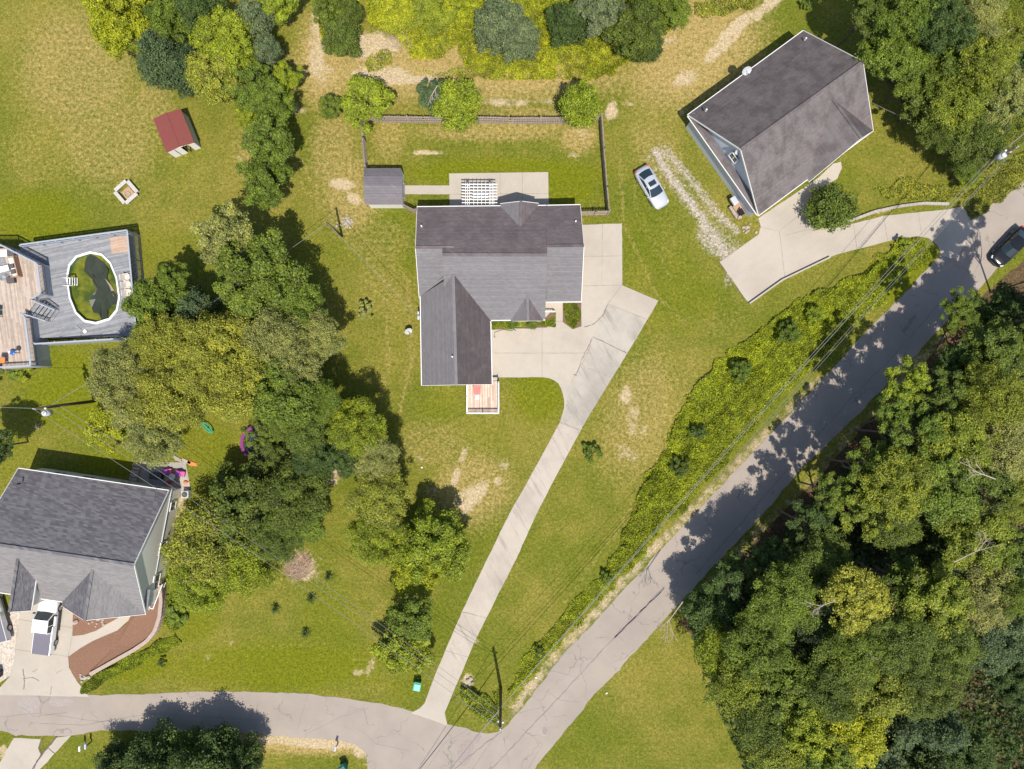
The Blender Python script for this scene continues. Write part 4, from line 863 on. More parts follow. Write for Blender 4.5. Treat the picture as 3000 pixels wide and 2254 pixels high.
# furniture on the upper deck
def rugmat():
    n = NT('patterned_rug'); v = n.n('ShaderNodeTexVoronoi', distance='MANHATTAN', feature='DISTANCE_TO_EDGE'); v.inputs['Scale'].default_value = 2.2; n.l(n.pos(), v.inputs['Vector'])
    x = n.math('FRACT', n.math('MULTIPLY', v.outputs['Distance'], 9)); n.col(n.mix(n.math('GREATER_THAN', x, .55), (.16, .16, .17), (.38, .38, .39))); n.b.inputs['Roughness'].default_value = 1; return n.m
M['rug'] = rugmat()
tag(MB().prism([(p.x, p.y) for p in (K(-60, 320), K(190, 310), K(285, 665), K(-60, 690))], uz+.005, uz+.02).build('rug', 'rug'), 'black and grey patterned outdoor rug on the brown deck', 'rug')
sf = thing('sofa', 'L-shaped outdoor sofa with pale cushions and tan wooden frame on the patterned rug', 'sofa', K(170, 480, uz))
def obox(p, q, wd, z0, z1, nm, m, par): b = MB(); p, q = Vector((p.x, p.y, (z0+z1)/2)), Vector((q.x, q.y, (z0+z1)/2)); b.bar(p, q, wd, z1-z0); return b.build(nm, m, par, bevel=.03)
obox(K(-60, 352, uz), K(110, 345, uz), .75, uz+.2, uz+.5, 'seat_cushion', 'cushion', sf); obox(K(150, 400, uz), K(200, 590, uz), .5, uz+.2, uz+.5, 'seat_cushion', 'cushion', sf)
obox(K(-60, 315, uz), K(120, 305, uz), .1, uz, uz+.75, 'back_frame', 'wood_tan', sf); obox(K(190, 380, uz), K(245, 600, uz), .12, uz, uz+.75, 'back_frame', 'wood_tan', sf); obox(K(150, 605, uz), K(240, 598, uz), .1, uz, uz+.55, 'arm', 'wood_tan', sf)
for y in (490, 550): c = K(172+(y-490)*.25, y, uz); MB().box((c.x, c.y, uz+.58), (.42, .42, .14), .2).build('throw_pillow', 'wicker', sf)
ct = thing('coffee_table', 'white coffee table standing on the patterned rug', 'table', K(45, 512, uz)); c = K(45, 508, uz+.45); MB().box(c, (.95, .6, .06), .25).build('tabletop', 'white', ct)
for e in (-1, 1):
    for g_ in (-1, 1): MB().box((c.x+e*.36, c.y+g_*.2, uz+.2), (.06, .06, .4)).build('leg', 'black', ct)
for x, y, sx, lb in ((140, 635, .8, 'dark grey square pouf at the lower corner of the rug'), (150, 340, .6, 'dark square side box behind the corner of the outdoor sofa')):
    ot = thing('pouf', lb, 'pouf', K(x, y, uz)); c = K(x, y, uz); MB().box((c.x, c.y, uz+.24), (sx, .62, .4), .12).build('cushion', 'wicker', ot, bevel=.05); MB().box((c.x, c.y, uz+.04), (sx*.9, .55, .06), .12).build('base', 'black', ot)
gc = thing('garden_chair', 'green cushioned garden chair at the left edge of the brown deck', 'chair', K(5, 975, uz)); c = K(0, 975, uz)
MB().box((c.x, c.y+.28, uz+.42), (.62, .5, .1)).build('seat', 'green_cloth', gc, bevel=.03); MB().box((c.x, c.y-.28, uz+.42), (.62, .5, .1)).build('cushion', 'green_cloth', gc, bevel=.03); MB().box((c.x-.3, c.y, uz+.65), (.08, 1.1, .5)).build('backrest', 'green_cloth', gc)
for e in (-1, 1):
    for g_ in (-1, 1): MB().box((c.x+e*.26, c.y+g_*.5, uz+.2), (.05, .05, .4)).build('leg', 'black', gc)
for x, y, lb in ((60, 1500, 'tan wooden armchair at the lower edge of the brown deck'), (-8, 1560, 'dark tan wooden chair half cut by the left edge of the photo')):
    wc = thing('armchair', lb, 'chair', K(x, y, uz), 'tan chairs on the brown deck'); c = K(x, y, uz)
    MB().box((c.x, c.y, uz+.42), (.6, .6, .08)).build('seat', 'orange' if x > 0 else 'wood_tan', wc); MB().box((c.x+.02, c.y+.3, uz+.68), (.62, .07, .5), 0, 0, 0, -.15).build('backrest', 'wood_tan', wc)
    for e in (-1, 1):
        MB().box((c.x+e*.33, c.y, uz+.62), (.07, .6, .05)).build('armrest', 'wood_tan', wc)
        for g_ in (-1, 1): MB().box((c.x+e*.3, c.y+g_*.26, uz+.3), (.06, .06, .6)).build('leg', 'wood_tan', wc)
orn = thing('ornament_stand', 'blue and white ornament on a slim stand on the brown deck', 'ornament', K(215, 1425, uz)); c = K(215, 1420, uz)
MB().tube((c.x, c.y, uz), (c.x, c.y, uz+1.0), .04).build('stand', 'pole', orn); MB().ball((c.x, c.y, uz+1.05), .28, sz=.35, n=14).build('bowl', 'blue', orn, True); MB().ball((c.x-.6, c.y+.1, uz+.45), .22, sx=1.6, sy=.6, sz=.5, n=12).build('white_scoop', 'white', orn, True)
MB().bar((c.x-.4, c.y+.08, uz+.55), (c.x-.1, c.y, uz+.9), .05, .05).build('arm', 'pole', orn)
# fire pit with four benches
def bench():
    t = thing('bench', 'x', 'bench'); b = MB()
    for k in range(3): b.box((0, -.13+k*.13, .42), (1.55, .115, .04))
    b.build('seat', 'bench_wood', t)
    for e in (-1, 1): b = MB(); b.box((e*.62, 0, .2), (.1, .34, .4)); b.build('leg', 'bench_wood', t)
    return t
cf = W(375, 566); b0 = bench()
for i, (a_, lb) in enumerate(((45, 'weathered white bench on the shelter side of the fire pit'), (135, 'weathered white bench on the upper left side of the fire pit'), (225, 'weathered white bench on the lower left side of the fire pit nearest the pool'), (315, 'weathered white bench on the lower right side of the fire pit'))):
    o = b0 if i == 0 else copy_tree(b0); a = R(a_-4); at(o, (cf.x+math.cos(a)*.88, cf.y+math.sin(a)*.88, 0), a+math.pi/2, lb, 'white benches round the fire pit')
fp = thing('fire_pit', 'square sandy fire pit bed with a ring of pale stones inside the benches', 'fire pit', cf)
s = .72; MB().prism([(cf.x+s*math.cos(R(k*90-4)), cf.y+s*math.sin(R(k*90-4))) for k in range(4)], .005, .05).build('sand_bed', mat('sand', (.42, .27, .16), .95, var=.3), fp)
b = MB()
for k in range(10): a = 2*math.pi*k/10; b.ball((cf.x+.27*math.cos(a), cf.y-.2+.27*math.sin(a), .1), .09, n=6, jit=.2)
b.build('stone_ring', 'conc', fp)

# ---------------------------------------------------------------- vehicles
def wheel(t, x, y, r=.33, wd=.22):
    s_ = 1 if y > 0 else -1; b = MB().tube((x, y-wd/2*s_, r), (x, y+wd/2*s_, r), r, r, 20); ty = b.build('wheel', 'tyre', t, True)
    MB().tube((x, y+wd/2*s_, r), (x, y+(wd/2+.012)*s_, r), r*.62, r*.58, 12).build('rim', 'rim', ty)
def loft(mb, secs, mi=0):
    """secs: list of (x, [(y,z)...]) half profiles from sill to centreline; mirrored"""
    n = len(secs[0][1]); b = len(mb.v)
    rows = []
    for x, pr in secs:
        row = [(x, y, z) for y, z in pr]+[(x, -y, z) for y, z in reversed(pr[:-1])]; rows.append(row)
    m = len(rows[0])
    for r in rows: mb.v += r
    for i in range(len(rows)-1):
        for j in range(m-1): mb.f.append((b+i*m+j, b+(i+1)*m+j, b+(i+1)*m+j+1, b+i*m+j+1)); mb.m.append(mi)
    mb.f.append(tuple(b+j for j in range(m))); mb.m.append(mi); mb.f.append(tuple(b+(len(rows)-1)*m+j for j in reversed(range(m)))); mb.m.append(mi)
def car(name, label, paint, L=4.75, Wd=1.84, sunroof=True):
    t = thing(name, label, 'car'); h = Wd/2; b = MB(); l = L/2
    def sec(x, w_, zt, zb=.22): return (x, [(w_*.90, zb), (w_*.99, zb+.18), (w_, .52), (w_*.975, zt-.10), (w_*.86, zt-.015), (w_*.5, zt+.02), (0, zt+.03)])
    b.v = []; loft(b, [sec(-l, h*.66, .62, .34), sec(-l+.10, h*.82, .86, .28), sec(-l+.35, h*.94, 1.0), sec(-l+.8, h*.99, 1.02), sec(-.6, h, .98), sec(.7, h, .96), sec(l-1.3, h*.985, .92), sec(l-.75, h*.96, .86), sec(l-.35, h*.88, .78), sec(l-.12, h*.74, .68, .28), sec(l, h*.56, .56, .34)])
    bo = b.build('body', paint, t, True)
    # cabin: roof panel, glass
    xa, xb, xc, xd = l-1.40, l-2.15, -l+1.45, -l+.62; zb, zr_ = .96, 1.42
    def gl(nm, x0, w0, z0, x1, w1, z1, par=t, n=6, bow=.12):
        m = MB(); A0 = []; A1 = []
        for k in range(n+1): u = -1+2*k/n; cv_ = (1-u*u)*bow; sg = 1 if x0 > x1 else -1; A0.append((x0+cv_*sg, u*w0, z0)); A1.append((x1+cv_*.7*sg, u*w1, z1))
        for k in range(n): m.face([A0[k], A0[k+1], A1[k+1], A1[k]])
        return m.build(nm, 'carglass', par, True)
    gl('windscreen', xa, h*.80, zb-.02, xb, h*.64, zr_-.01); gl('rear_window', xd, h*.74, 1.03, xc, h*.62, zr_-.01)
    m = MB(); N = 6; rows = []
    for i in range(6):
        x = xb+(xc-xb)*i/5; ww = h*(.66-.02*i/5)*(1 if 0 < i < 5 else .99); rows.append([(x+(1-(-1+2*k/N)**2)*.085*(1 if i == 0 else (-1 if i == 5 else 0)), (-1+2*k/N)*ww, zr_+.055*(1-(-1+2*k/N)**2)+.03*math.sin(math.pi*i/5)) for k in range(N+1)])
    for i in range(5):
        for k in range(N): m.face([rows[i][k], rows[i+1][k], rows[i+1][k+1], rows[i][k+1]])
    m.build('roof_panel', paint, t, True)
    for e in (-1, 1):
        m = MB(); m.face([(xa, e*h*.84, zb), (xb, e*h*.665, zr_-.02), (xc, e*h*.645, zr_-.02), (xd, e*h*.80, 1.0)]); m.build('side_window', 'carglass', t)
        m = MB(); m.bar((xa+.02, e*h*.82, zb+.01), (xb, e*h*.66, zr_), .06, .05); m.bar((xd, e*h*.77, 1.02), (xc, e*h*.64, zr_), .10, .05); m.bar((-.15, e*h*.85, .98), (-.2, e*h*.66, zr_), .05, .04); m.bar((xb, e*h*.66, zr_), (xc, e*h*.64, zr_), .05, .04); m.build('pillar', paint, t)
        m = MB(); m.ball((xa-.22, e*(h+.08), 1.0), .1, sx=.7, sy=1.1, sz=.7, n=8); m.build('mirror', paint, t, True)
        m = MB(); m.bar((l-.42, e*h*.80, .72), (l-.16, e*h*.66, .66), .2, .1); m.build('headlight', 'lens', t)
        m = MB(); m.bar((-l+.10, e*h*.64, .86), (-l+.26, e*h*.86, .90), .14, .12); m.build('taillight', 'red_lens', t)
        for x in (1.38, -1.42): wheel(t, x, e*(h-.12))
        for x in (.2, -.9): MB().box((x, e*(h+.01), .78), (.2, .04, .04)).build('door_handle', paint, t)
    if sunroof: MB().box((xb-.44, 0, zr_+.095), (.5, .78, .03)).build('sunroof', 'carglass', t)
    MB().bar((l-.03, -h*.45, .45), (l-.03, h*.45, .45), .1, .16).build('grille', 'trim_grey', t)
    return t
s1_ = car('parked_car', 'silver sedan with sunroof parked on the grass between the two upper houses', 'silver')
c = W(1911, 547, .9); dv = Vector((65, -110, 0)).normalized(); at(s1_, (c.x, c.y, 0), math.atan2(dv.y, dv.x))
s2_ = car('parked_car', 'black car standing in tree shade at the edge of the road at far right', 'carblack', 4.8, 1.85, False)
c = W(2966, 722, .9); at(s2_, (c.x, c.y, 0), R(226))
def truck(label, paint, cover=True):
    t = thing('pickup_truck', label, 'pickup truck'); h = 1.0; l = 2.9; b = MB()
    def sec(x, w_, zt, zb=.35): return (x, [(w_*.92, zb), (w_, zb+.25), (w_, zt-.18), (w_*.95, zt-.03), (w_*.6, zt+.02), (0, zt+.03)])
    loft(b, [sec(.15, h, 1.12), sec(1.2, h, 1.12), sec(1.7, h*.99, 1.10), sec(2.4, h*.96, 1.04), sec(2.75, h*.88, .96), sec(2.9, h*.74, .82, .45)]); b.build('body', paint, t, True)
    b = MB(); b.hexa([(-2.88, -h, .5), (.15, -h, .5), (.15, h, .5), (-2.88, h, .5), (-2.88, -h*.97, 1.22), (.15, -h*.97, 1.22), (.15, h*.97, 1.22), (-2.88, h*.97, 1.22)]); b.build('bed', paint, t, bevel=.05)
    MB().box((-1.72, 0, 1.245), (2.28, 1.74, .05)).build('bed_cover', 'cover', t, bevel=.02)
    x0, x1, x2, x3 = 1.55, .95, -.40, -.52; zt = 1.82
    b = MB(); N = 6
    rows = [[(x, (-1+2*k/N)*.76, zt+.05*(1-(-1+2*k/N)**2)) for k in range(N+1)] for x in (x1, .4, -.1, x2)]
    for i in range(3):
        for k in range(N): b.face([rows[i][k], rows[i+1][k], rows[i+1][k+1], rows[i][k+1]])
    b.face([(x2, -.76, zt), (x3, -.84, 1.2), (x3, .84, 1.2), (x2, .76, zt)]); b.build('cab_roof', paint, t, True)
    m = MB(); m.face([(x0, -.86, 1.13), (x0+.08, 0, 1.13), (x0, .86, 1.13), (x1, .72, zt), (x1+.05, 0, zt+.04), (x1, -.72, zt)]); m.build('windscreen', 'carglass', t)
    for e in (-1, 1):
        m = MB(); m.face([(x0-.05, e*.92, 1.12), (x1-.05, e*.765, zt-.02), (x2+.1, e*.765, zt-.02), (x3+.1, e*.93, 1.16)]); m.build('side_window', 'carglass', t)
        m = MB(); m.bar((x0, e*.90, 1.12), (x1, e*.76, zt), .07, .06); m.bar((x2, e*.78, zt-.02), (x3, e*.9, 1.18), .14, .07); m.bar((x1, e*.77, zt), (x2, e*.77, zt), .07, .06); m.bar((.35, e*.93, 1.14), (.3, e*.775, zt), .06, .05); m.build('pillar', paint, t)
        m = MB(); m.box((x0-.2, e*1.12, 1.2), (.12, .26, .2)); m.build('mirror', 'black', t)
        for x in (1.85, -1.75): wheel(t, x, e*(h-.1), .39, .26)
        MB().box((-2.84, e*.9, .95), (.12, .16, .35)).build('taillight', 'red_lens', t); MB().box((2.72, e*.72, .82), (.2, .34, .2)).build('headlight', 'lens', t)
        MB().box((.3, e*1.02, .45), (2.2, .16, .08)).build('running_board', 'black', t)
    MB().box((2.92, 0, .62), (.14, 1.7, .22)).build('front_bumper', 'trim_grey', t); MB().box((-2.95, 0, .6), (.14, 1.8, .18)).build('rear_bumper', 'steel', t)
    return t
t1 = truck('white pickup truck with grey bed cover parked at the garage of the sage house', 'carwhite')
c = W(127, 1838, 1.2); at(t1, (c.x+.02, c.y, 0), R(83))
t2 = truck('silver pickup truck cut by the left edge, rear wheel on pale gravel', 'silver')
c = W(26, 1874, .95); fw = Vector((-.26, .965, 0)); lf = Vector((-.965, -.26, 0)); c = c+fw*2.85+lf*1.0; at(t2, (c.x, c.y, 0), math.atan2(fw.y, fw.x))
def bin_(name, label, c, rz, body, lid, s=1.0):
    t = thing(name, label, 'rubbish bin'); b = MB(); b.hexa([(-.24*s, -.24*s, .08), (.24*s, -.24*s, .08), (.24*s, .24*s, .08), (-.24*s, .24*s, .08), (-.31*s, -.33*s, 1.0), (.31*s, -.33*s, 1.0), (.31*s, .33*s, 1.0), (-.31*s, .33*s, 1.0)]); b.build('body', body, t)
    b = MB(); b.hexa([(-.35*s, -.38*s, 1.0), (.35*s, -.38*s, 1.0), (.35*s, .36*s, 1.0), (-.35*s, .36*s, 1.0), (-.24*s, -.28*s, 1.10), (.24*s, -.28*s, 1.10), (.24*s, .26*s, 1.10), (-.24*s, .26*s, 1.10)]); b.build('lid', lid, t, bevel=.02)
    MB().bar((-.28*s, .40*s, .98), (.28*s, .40*s, .98), .05, .05).build('handle', body, t)
    for e in (-1, 1): MB().tube((e*.24, .28*s, .12), (e*.30, .28*s, .12), .12, n=12).build('wheel', 'black', t)
    return at(t, c, rz)
bin_('wheelie_bin', 'bright green wheeled bin on the grass beside the driveway mouth', W(1225, 2002), R(-12), 'green_plastic', mat('pale_green_lid', (.16, .62, .44), .25), 1.1)
bin_('wheelie_bin', 'dark bin at the far left edge beside the cracked driveway', W(2, 1972), R(10), 'black', 'black', 1.1)
bin_('wheelie_bin', 'dark green bin on the grass at the bottom edge by the junction', W(1010, 2240), R(30), 'green_cloth', mat('dark_green_lid', (.02, .09, .07), .3), 1.1)
# mailboxes
def mailbox(c, rz, label, m):
    t = thing('mailbox', label, 'mailbox', group='roadside mailboxes'); MB().box((0, 0, .5), (.1, .1, 1.0)).build('post', 'white' if m == 'white' else 'pole', t)
    b = MB(); pr_ = [(-.1, 1.0), (.1, 1.0), (.1, 1.14)]+[(.1*math.cos(R(a)), 1.14+.1*math.sin(R(a))) for a in (30, 60, 90, 120, 150)]+[(-.1, 1.14)]
    n = len(pr_); b.v = [(x, -.26, z) for x, z in pr_]+[(x, .26, z) for x, z in pr_]; b.f = [tuple(range(n)), tuple(reversed(range(n, 2*n)))]+[(i, n+i, n+(i+1) % n, (i+1) % n) for i in range(n)]; b.m = [0]*len(b.f)
    b.build('box', m, t); MB().box((.11, .05, 1.2), (.01, .05, .14)).build('flag', 'red_lens', t); return at(t, c, rz)
mailbox(W(252, 2178), 0, 'white mailbox on a white post beside the road, left of its pair', 'white')
mailbox(W(269, 2172), 0, 'grey mailbox beside the road, right of its pair', 'siding_grey')
mailbox(W(990, 2178), R(-18), 'pale mailbox standing alone on a dark post by the dry grass near the junction', 'siding_grey')

# ---------------------------------------------------------------- children's things under the trees
tr = thing('trampoline', 'round trampoline with magenta safety pad half hidden under the trees', 'trampoline', W(756, 1298)); c = W(756, 1298, .8); N = 28
b = MB()
for k in range(N):
    a, d_ = 2*math.pi*k/N, 2*math.pi*(k+1)/N; f_ = lambda r, t, z: (c.x+r*math.cos(t), c.y+r*math.sin(t), z); b.hexa([f_(1.55, a, .75), f_(1.88, a, .75), f_(1.88, d_, .75), f_(1.55, d_, .75), f_(1.55, a, .84), f_(1.88, a, .84), f_(1.88, d_, .84), f_(1.55, d_, .84)])
b.build('pad', 'magenta', tr); MB().face([f_(1.56, 2*math.pi*k/N, .78) for k in range(N)]).build('bed', 'tramp', tr)
for k in range(4): a = R(45+90*k); MB().tube(f_(1.75, a, 0), f_(1.75, a, .8), .04).build('leg', 'steel', tr)
sw = thing('seesaw', 'green toy seesaw on the shady grass at the edge of the trees', 'seesaw', W(606, 1253)); c = W(606, 1253, .4); b = MB(); d_ = Vector((.72, -.69, 0))
p_, q_ = c-d_*.8, c+d_*.8; b.tube(p_, q_, .07); sd = Vector((.69, .72, 0)); pts = [c+d_*.75*math.cos(a)+sd*.28*math.sin(a) for a in [2*math.pi*k/16 for k in range(16)]]
for i in range(16): b.tube(pts[i], pts[(i+1) % 16], .055, n=6)
b.build('frame', 'green_plastic', sw); MB().ball(c-d_*.7, .24, sz=.5, n=10).build('seat', 'green_plastic', sw, True); MB().bar((c.x, c.y, 0), (c.x, c.y, .4), .12, .12).build('stand', 'green_cloth', sw)
def ride(label, c, rz):
    t = thing('ride_on_car', label, 'toy car', group='pink and purple toy cars on the patio'); MB().box((0, 0, .3), (1.0, .56, .28)).build('body', 'pink', t, bevel=.08); MB().box((-.05, 0, .52), (.45, .5, .2)).build('seat', 'purple', t, bevel=.04)
    MB().bar((.22, -.24, .45), (.05, -.22, .75), .05, .05).bar((.22, .24, .45), (.05, .22, .75), .05, .05).bar((.05, -.24, .75), (.05, .24, .75), .05, .05).build('windscreen_frame', 'purple', t)
    for x in (-.32, .32):
        for e in (-1, 1): MB().tube((x, e*.24, .14), (x, e*.32, .14), .14, n=12).build('wheel', 'black', t)
    return at(t, c, rz)
ride('purple and pink toy car on the shaded patio, the one nearer the wall', W(494, 1381), R(8)); ride('pink toy car at the sunny edge of the patio behind the sage house', W(532, 1386), R(-10))
gr_ = thing('storage_box', 'black lidded storage box on the shaded patio behind the sage house', 'storage box', W(464, 1396)); c = W(464, 1394); MB().box((c.x, c.y, .3), (1.2, .6, .6), -.1).build('box', 'black', gr_); MB().box((c.x, c.y, .63), (1.26, .66, .07), -.1).build('lid', 'trim_grey', gr_)
for x, y, m_, lb in ((545, 1414, 'orange', 'orange toy scoop on the grass beside the sage house corner'), (497, 1414, 'red_lens', 'small red toy lying by the back wall of the sage house')):
    t = thing('toy', lb, 'toy', W(x, y)); c = W(x, y); MB().ball((c.x, c.y, .15), .2, sx=1.3, sz=.6, n=8, jit=.1).build('body', m_, t); MB().tube((c.x+.15, c.y, .18), (c.x+.5, c.y+.15, .1), .03).build('handle', m_, t)
kb = thing('kiddie_tub', 'round pale blue tub between the two toy cars', 'tub', W(508, 1396)); c = W(508, 1396); MB().tube((c.x, c.y, .02), (c.x, c.y, .3), .25, .32, 16).build('tub', 'siding_grey', kb); MB().tube((c.x, c.y, .29), (c.x, c.y, .32), .34, .34, 16).build('rim', 'white', kb)
for i, (x, y, a_, m_) in enumerate(((520, 1345, -30, 'conc_old'), (545, 1352, -25, 'deadwood'), (562, 1358, -20, 'orange'))):
    c = W(x, y, .1); b = MB(); b.box((c.x, c.y, .06), (1.0, .3, .05), R(a_)); b.box((c.x+.1, c.y-.2, .04), (.9, .12, .05), R(a_+12)); tag(b.build('scrap_boards', m_), ['grey scrap boards on the grass behind the sage house', 'brown scrap boards in the middle of the row behind the sage house', 'orange painted boards at the end of the row by the dark tree'][i], 'boards', 'old boards on the grass')
ac = thing('air_conditioner', 'round-topped grey air conditioner unit beside the sage house wall', 'air conditioner', W(551, 1446)); c = W(551, 1446); MB().box((c.x, c.y, .4), (.75, .75, .78)).build('casing', 'steel', ac, bevel=.04); MB().tube((c.x, c.y, .79), (c.x, c.y, .83), .3, n=20).build('fan_grille', 'trim_grey', ac)
stp = thing('steps', 'short run of wooden steps against the back wall of the sage house', 'steps', W(405, 1385))
for k in range(5): p = W(404-k*1.2, 1362+k*10, 0); MB().box((p.x, p.y, .12+k*.14), (.8, .3, .06), -.15).build('tread', 'conc_old', stp)
for e in (-1, 1): p, q = W(404+e*10, 1358, 0), W(399+e*10, 1408, 0); MB().bar((p.x, p.y, .1), (q.x, q.y, .7), .06, .22).build('stringer', 'wood_tan', stp)
# side landing with fire pit style grill at right house
gl_ = thing('grill_corner', 'low dark timber platform with a barbecue grill at the corner of the brown-roofed house', 'grill area', W(2165, 610))
P_ = [W(2142, 605), (W(2165, 640)), W(2182, 628), W(2160, 590)]; MB().prism([(p.x, p.y) for p in P_], 0, .3).build('platform', 'wood_tan', gl_)
b = MB(); b.bar(W(2138, 606, .35), W(2160, 640, .35), .3, .25); b.bar(W(2160, 640, .35), W(2172, 636, .35), .3, .25); b.build('sleeper_wall', 'fence', gl_)
c = W(2152, 588, 1); MB().box((c.x, c.y, .9), (.9, .6, .4), -1.0).build('grill', 'steel', gl_, bevel=.08); MB().box((c.x, c.y, .4), (.8, .5, .6), -1.0).build('cart', 'black', gl_)
b = MB(); b.bar(W(2163, 628, .32), W(2178, 618, .9), .7, .05); b.build('leaning_panel', 'black', gl_)

# ---------------------------------------------------------------- walls of stone
def stonewall(name, label, px, h0, h1, wd=.34, m='wallstone', blk=.42):
    P = [W(x, y) for x, y in px]; t = thing(name, label, 'stone wall', P[0]); L = [0]
    for a, b_ in zip(P[:-1], P[1:]): L.append(L[-1]+(b_-a).length)
    def pt(s_):
        for i in range(len(P)-1):
            if s_ <= L[i+1]: return P[i].lerp(P[i+1], (s_-L[i])/(L[i+1]-L[i]))
        return P[-1]
    n = int(L[-1]/blk); bb, cp = MB(), MB()
    for k in range(n):
        a, c = pt(k*L[-1]/n), pt((k+1)*L[-1]/n); h = h0+(h1-h0)*k/n; rows = max(1, int(h/.16)); d = (c-a).normalized()
        for r in range(rows):
            o = d*(.5*blk if r % 2 else 0)*.0; z = (r+.5)*h/rows; g = .015
            bb.bar(Vector((a.x, a.y, z))+d*g+o, Vector((c.x, c.y, z))-d*g+o, wd*random.uniform(.88, 1.02), h/rows-.02)
        cp.bar(Vector((a.x, a.y, h+.035))+d*.006, Vector((c.x, c.y, h+.035))-d*.006, wd*1.12, .07)
    bb.build('blocks', m, t); cp.build('coping', m, t); return t
stonewall('retaining_wall', 'curved block retaining wall round the mulch bed of the sage house', [(482, 1706), (486, 1750), (480, 1800), (466, 1840), (440, 1872), (400, 1899), (330, 1938), (270, 1972)], 1.1, .35)
stonewall('edging_wall', 'low grey block edging wall above the curved driveway', [(2445, 660), (2500, 645), (2560, 622), (2630, 607), (2700, 598), (2775, 600)], .25, .3, .26, 'conc_old')
def rocks(name, label, c, n, spread, r, m='stone', group=None):
    t = MB()
    for _ in range(n): t.ball((c.x+random.gauss(0, spread), c.y+random.gauss(0, spread*.7), r*.5), r*random.uniform(.5, 1.1), sz=.7, n=7, jit=.22)
    return tag(t.build(name, m), label, 'rocks', group)
rocks('rock_pile', 'grey rock pile beside the short service pole', W(1015, 652), 16, .5, .2, 'conc_old')
rocks('rock_pile', 'pale rocks at the pointed end of the mulch bed', W(245, 1985), 8, .35, .2, 'conc')
rocks('rock_pile', 'tan rocks along the porch edge in the small mulch bed', W(285, 1820), 12, .6, .16)
rocks('rock_pile', 'single orange boulder in the small mulch bed by the drive', W(223, 1822), 1, .01, .36)
rocks('rock_pile', 'orange rocks edging the grass island beside the gravel track', W(2195, 672), 14, .42, .16)
rocks('rock_pile', 'grey stones at the weedy corner near the road pole', W(1372, 1992), 10, .22, .2, 'conc_old')
rocks('rock_pile', 'reddish stones at the foot of the corner weeds by the junction', W(1425, 2104), 8, .25, .17)
# brush pile: sticks
def sticks(name, label, c, n, spread, ln, m='deadwood', h=.25, cat='brush pile'):
    b = MB()
    for _ in range(n):
        r = spread*math.sqrt(random.random()); t_ = random.uniform(0, 6.28); p = Vector((c.x+r*math.cos(t_), c.y+r*math.sin(t_), random.uniform(.03, h))); a = random.uniform(0, math.pi); q = p+Vector((math.cos(a), math.sin(a), random.uniform(-.1, .1)))*ln*random.uniform(.4, 1); q.z = max(.02, q.z); b.tube(p, q, .018, .01, 5)
    return tag(b.build(name, m), label, cat)
sticks('brush_pile', 'round pinkish brush pile of cut branches on the front lawn of the sage house', W(872, 1660), 420, 1.5, .7, mat('pink_brush', (.42, .28, .21), .9, var=.3), .35)
sticks('fallen_branches', 'pale dead branches lying on the bare slope at the top', W(1165, 130), 40, .9, 1.8, cat='branches')
sticks('fallen_branches', 'few twigs lying on the grass between left power pole and sage house', W(112, 1254), 14, .3, .7, cat='branches')
for x, y in ((1777, 2031), (1571, 1985), (1145, 1955), (1236, 1370), (2640, 830)):
    c = W(x, y); b = MB(); b.box((c.x, c.y, .05), (.18, .14, .08), random.random()); tag(b.build('litter', 'litter'), {1777: 'white litter at the lower grass edge of the main road', 1571: 'white litter on the dry verge of the main road', 1145: 'white litter under the leafy tree near the driveway', 1236: 'pale litter on the lawn left of the driveway bend', 2640: 'pale litter between the weeds and the shaded road'}[x], 'litter')

# ---------------------------------------------------------------- poles and wires
def pole(name, label, base, h, tf=None, lean=(0, 0), r=.17, ins=True):
    t = thing(name, label, 'utility pole', base); b_ = Vector(base); top = b_+Vector((lean[0], lean[1], h)); MB().tube(b_, top, r, r*.75, 10).build('shaft', 'pole', t, True)
    if tf:
        c = top-Vector((0, 0, 1.5))+Vector((tf[0], tf[1], 0)); ca = MB().tube(c-Vector((0, 0, .5)), c+Vector((0, 0, .4)), .3, .3, 16).build('transformer', 'steel', t, True); MB().tube(c+Vector((0, 0, .4)), c+Vector((0, 0, .52)), .31, .1, 16).build('cap', 'white', ca, True); MB().tube(c+Vector((.08, 0, .45)), c+Vector((.08, 0, .75)), .05, .03).build('bushing', 'black', ca)
    if ins:
        MB().tube(top, top+Vector((0, 0, .3)), .07, .05).build('insulator', 'white', t)
        for k, (dx, dy) in enumerate(((.22, 0), (-.2, .1))): p = top+Vector((dx, dy, -1.1)); MB().ball(p, .12, n=8).build('insulator', 'white', t, True)
    return top
P1 = pole('utility_pole', 'tall dark utility pole on the corner where the two roads meet', Vector((-1.19, -32.0, 0)), 8.8, None, (.1, 0))
P2 = pole('utility_pole', 'utility pole with grey transformer beside the upper right wood', Vector((46.3, 21.75, 0)), 9.5, (-.35, -.3), (.2, .1))
P3 = pole('utility_pole', 'utility pole with grey transformer above the back of the sage house', Vector((-44.1, -1.75, 0)), 9.0, (.1, -.45), (-.2, -.5))
SP = pole('service_pole', 'short leaning service pole between the grey house and the left trees', Vector((-17.95, 15.68, 0)), 6.2, None, (0, 0), .13, False)
def wire(name, label, p, q, sag, r=.02, m='wire', n=28, group='overhead wires'):
    p, q = Vector(p), Vector(q); b = MB(); pts = [p.lerp(q, k/n)-Vector((0, 0, sag*4*(k/n)*(1-k/n))) for k in range(n+1)]
    for a, c in zip(pts[:-1], pts[1:]): b.tube(a, c, r, r, 5, caps=False)
    return tag(b.build(name, m), label, 'wire' if name == 'power_wire' else 'cable', group)
V = Vector
far2 = V((66, 36, 9.5)); farS = V((-12, -46, 7.5)); farW = V((-90, -1, 8.5))
